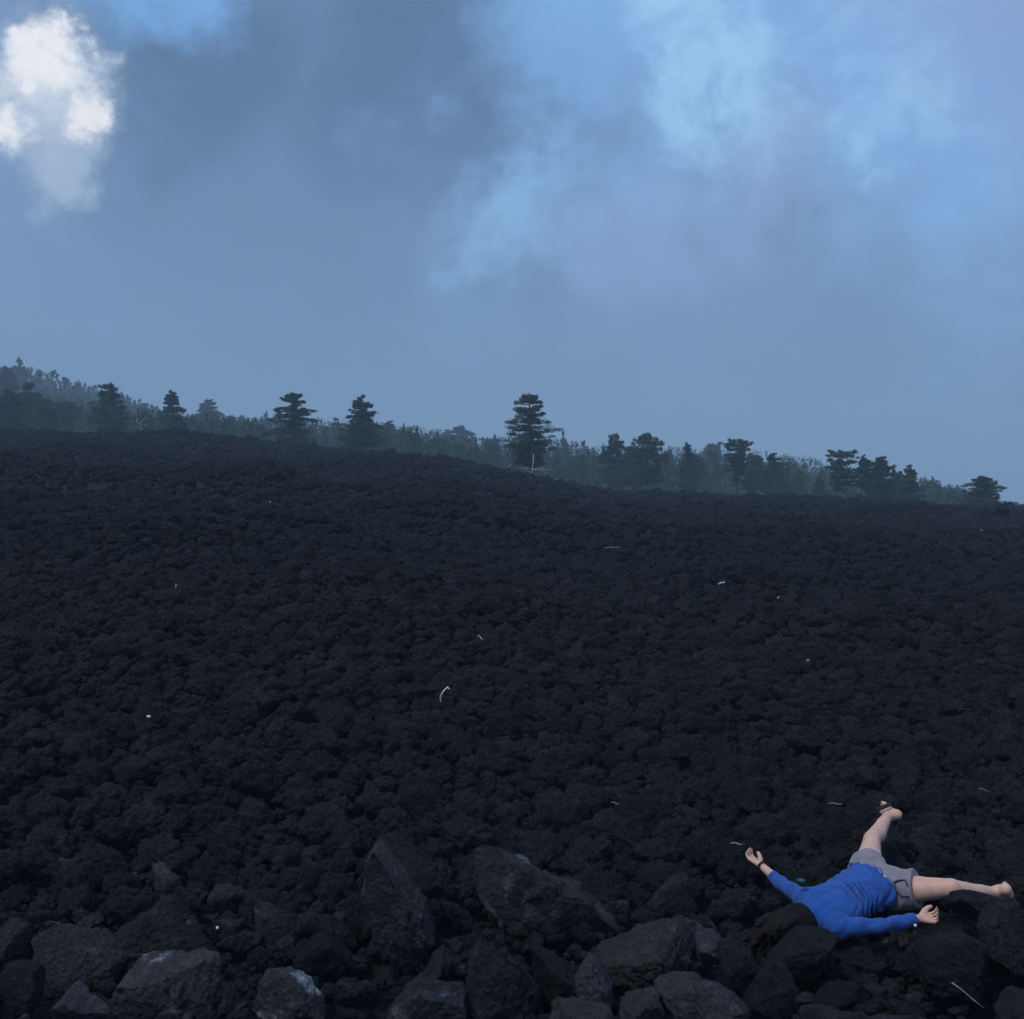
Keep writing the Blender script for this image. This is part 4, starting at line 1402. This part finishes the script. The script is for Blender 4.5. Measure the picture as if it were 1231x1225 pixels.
wood_thing('tree_stump', [([(346.5, 549.5), (346.5, 546), (346.8, 543.6)], 0.7, 0.5)], 99, M_DEAD, 'short white dead stump under the paler pine of the pair', 'stump')


def gz(px, py):
    """distance at which the eye meets the lava through a pixel"""
    for d in np.geomspace(4, 110, 900):
        p = pix(px, py, d)
        if p.z < float(ground([p.x], [p.y])[0]) + 0.10:
            return d
    return 100.0


def lift(d):
    return d * (0.985 if d > 25 else 0.94)


d = gz(557, 774) * 0.90
wood_thing('stick', [([(554.3, 775.8), (554, 771.8), (555.2, 768.4), (557.5, 765.4), (560.2, 763.3), (561.6, 764.6)], 0.65, 0.7)],
           d, M_BONE, 'curved white stick standing out on the black lava at mid field', 'stick')
for px, py, L, a, r, mat, nm, lab, cat in (
        (808.5, 897.4, 10, 3, 0.75, M_TWIG, 'stick', 'short straight grey stick lying above the far hand of the person', 'stick'),
        (1007, 1027.5, 35, 38, 0.6, M_TWIG, 'stick', 'long thin pale stick lying aslant on the rocks below the foot', 'stick'),
        (893, 863, 11, 0, 0.5, M_TWIG, 'twig', 'thin pale twig on the lava left of the raised foot', 'twig'),
        (795.5, 673.5, 5.5, -22, 0.7, M_BONE, 'stick', 'small white stick high up the lava towards the right hand wood', 'stick'),
        (588.5, 720.5, 5, 40, 0.45, M_BONE, 'twig', 'tiny white forked twig above the curved white stick', 'twig'),
        (704, 862.5, 7, 8, 0.4, M_TWIG, 'twig', 'faint grey twig in the lava behind the long flat slab', 'twig'),
        (701.5, 643, 13, -4, 0.45, M_TWIG, 'branch', 'thin pale branch lying far up the lava in the middle', 'branch'),
        (327, 676, 3, 80, 0.4, M_BONE, 'twig', 'tiny upright white twig far up the lava on the left', 'twig'),
        (1021, 851, 9, 15, 0.4, M_TWIG, 'twig', 'grey brittle twig on the lava up the slope from the outstretched leg', 'twig')):
    d = lift(gz(px, py + 1.5))
    ca, sa = math.cos(math.radians(a)) * L / 2, math.sin(math.radians(a)) * L / 2
    wood_thing(nm, [([(px - ca, py - sa), (px - ca * .3, py - sa * .3 - 0.3), (px + ca * .4, py + sa * .4 + 0.2), (px + ca, py + sa)], r, r * 0.75)], d, mat, lab, cat)


def scrap(px, py, wpx, hpx, mat, nm, lab, cat, seed):
    """a crumpled scrap with some thickness"""
    d = lift(gz(px, py + hpx))
    rng_ = np.random.default_rng(seed)
    D, Fc = ico(3)
    V = D * np.array([wpx / 2, (wpx + hpx) / 4, hpx / 2]) / F * d
    V = V * (1 + 0.55 * fbm(D * 1.9 + seed, 3, seed))[:, None]
    o = obj_np(nm, V, Fc, mat, smooth=False)
    o.location = pix(px, py, d)
    tag(o, lab, cat)


scrap(303.5, 788, 3.6, 2.2, M_PAPER, 'paper_scrap', 'bright white paper scrap among the blocks on the left of the field', 'litter', 1)
scrap(844, 686, 2.0, 1.8, M_DEAD, 'white_pebble', 'white pebble high up the lava below the flag shaped pine', 'pebble', 2)
scrap(869.5, 740, 2.4, 1.4, M_DEAD, 'white_pebble', 'white pebble in the dark hollow at the right of the field', 'pebble', 3)
scrap(1018.5, 628, 1.5, 1.5, M_DEAD, 'white_pebble', 'white pebble close under the last rounded pine', 'pebble', 4)
scrap(408, 604, 1.7, 1.3, M_DEAD, 'white_pebble', 'white pebble far off below the pine with a gap in its crown', 'pebble', 5)
scrap(362.5, 969.5, 2.2, 2.2, M_PAPER, 'white_pebble', 'small round white pebble behind the pale crusted rock', 'pebble', 6)
scrap(863.5, 929, 8, 3, M_TEAL, 'plastic_scrap', 'crumpled teal plastic scrap between the far sleeve and the shirt', 'litter', 9)

# ------------------------------------------------------------------ mist: one even box round everything
bm = bmesh.new()
bmesh.ops.create_cube(bm, size=1.0)
me = bpy.data.meshes.new('haze')
bm.to_mesh(me)
bm.free()
hz = link(bpy.data.objects.new('haze', me))
hz.scale = (1520, 1360, 144)
hz.location = (0, -40, 8)
m = bpy.data.materials.new('haze')
m.use_nodes = True
t = NT(m.node_tree)
pv = t.n('ShaderNodeVolumePrincipled', None, Color=(.66, .85, 1.0, 1), Density=0.0012, Anisotropy=0.0)
t.n('ShaderNodeOutputMaterial', None, Volume=pv.outputs[0])
me.materials.append(m)
tag(hz, 'thin blue mist hanging over the lava and the wood', 'mist', kind='stuff')
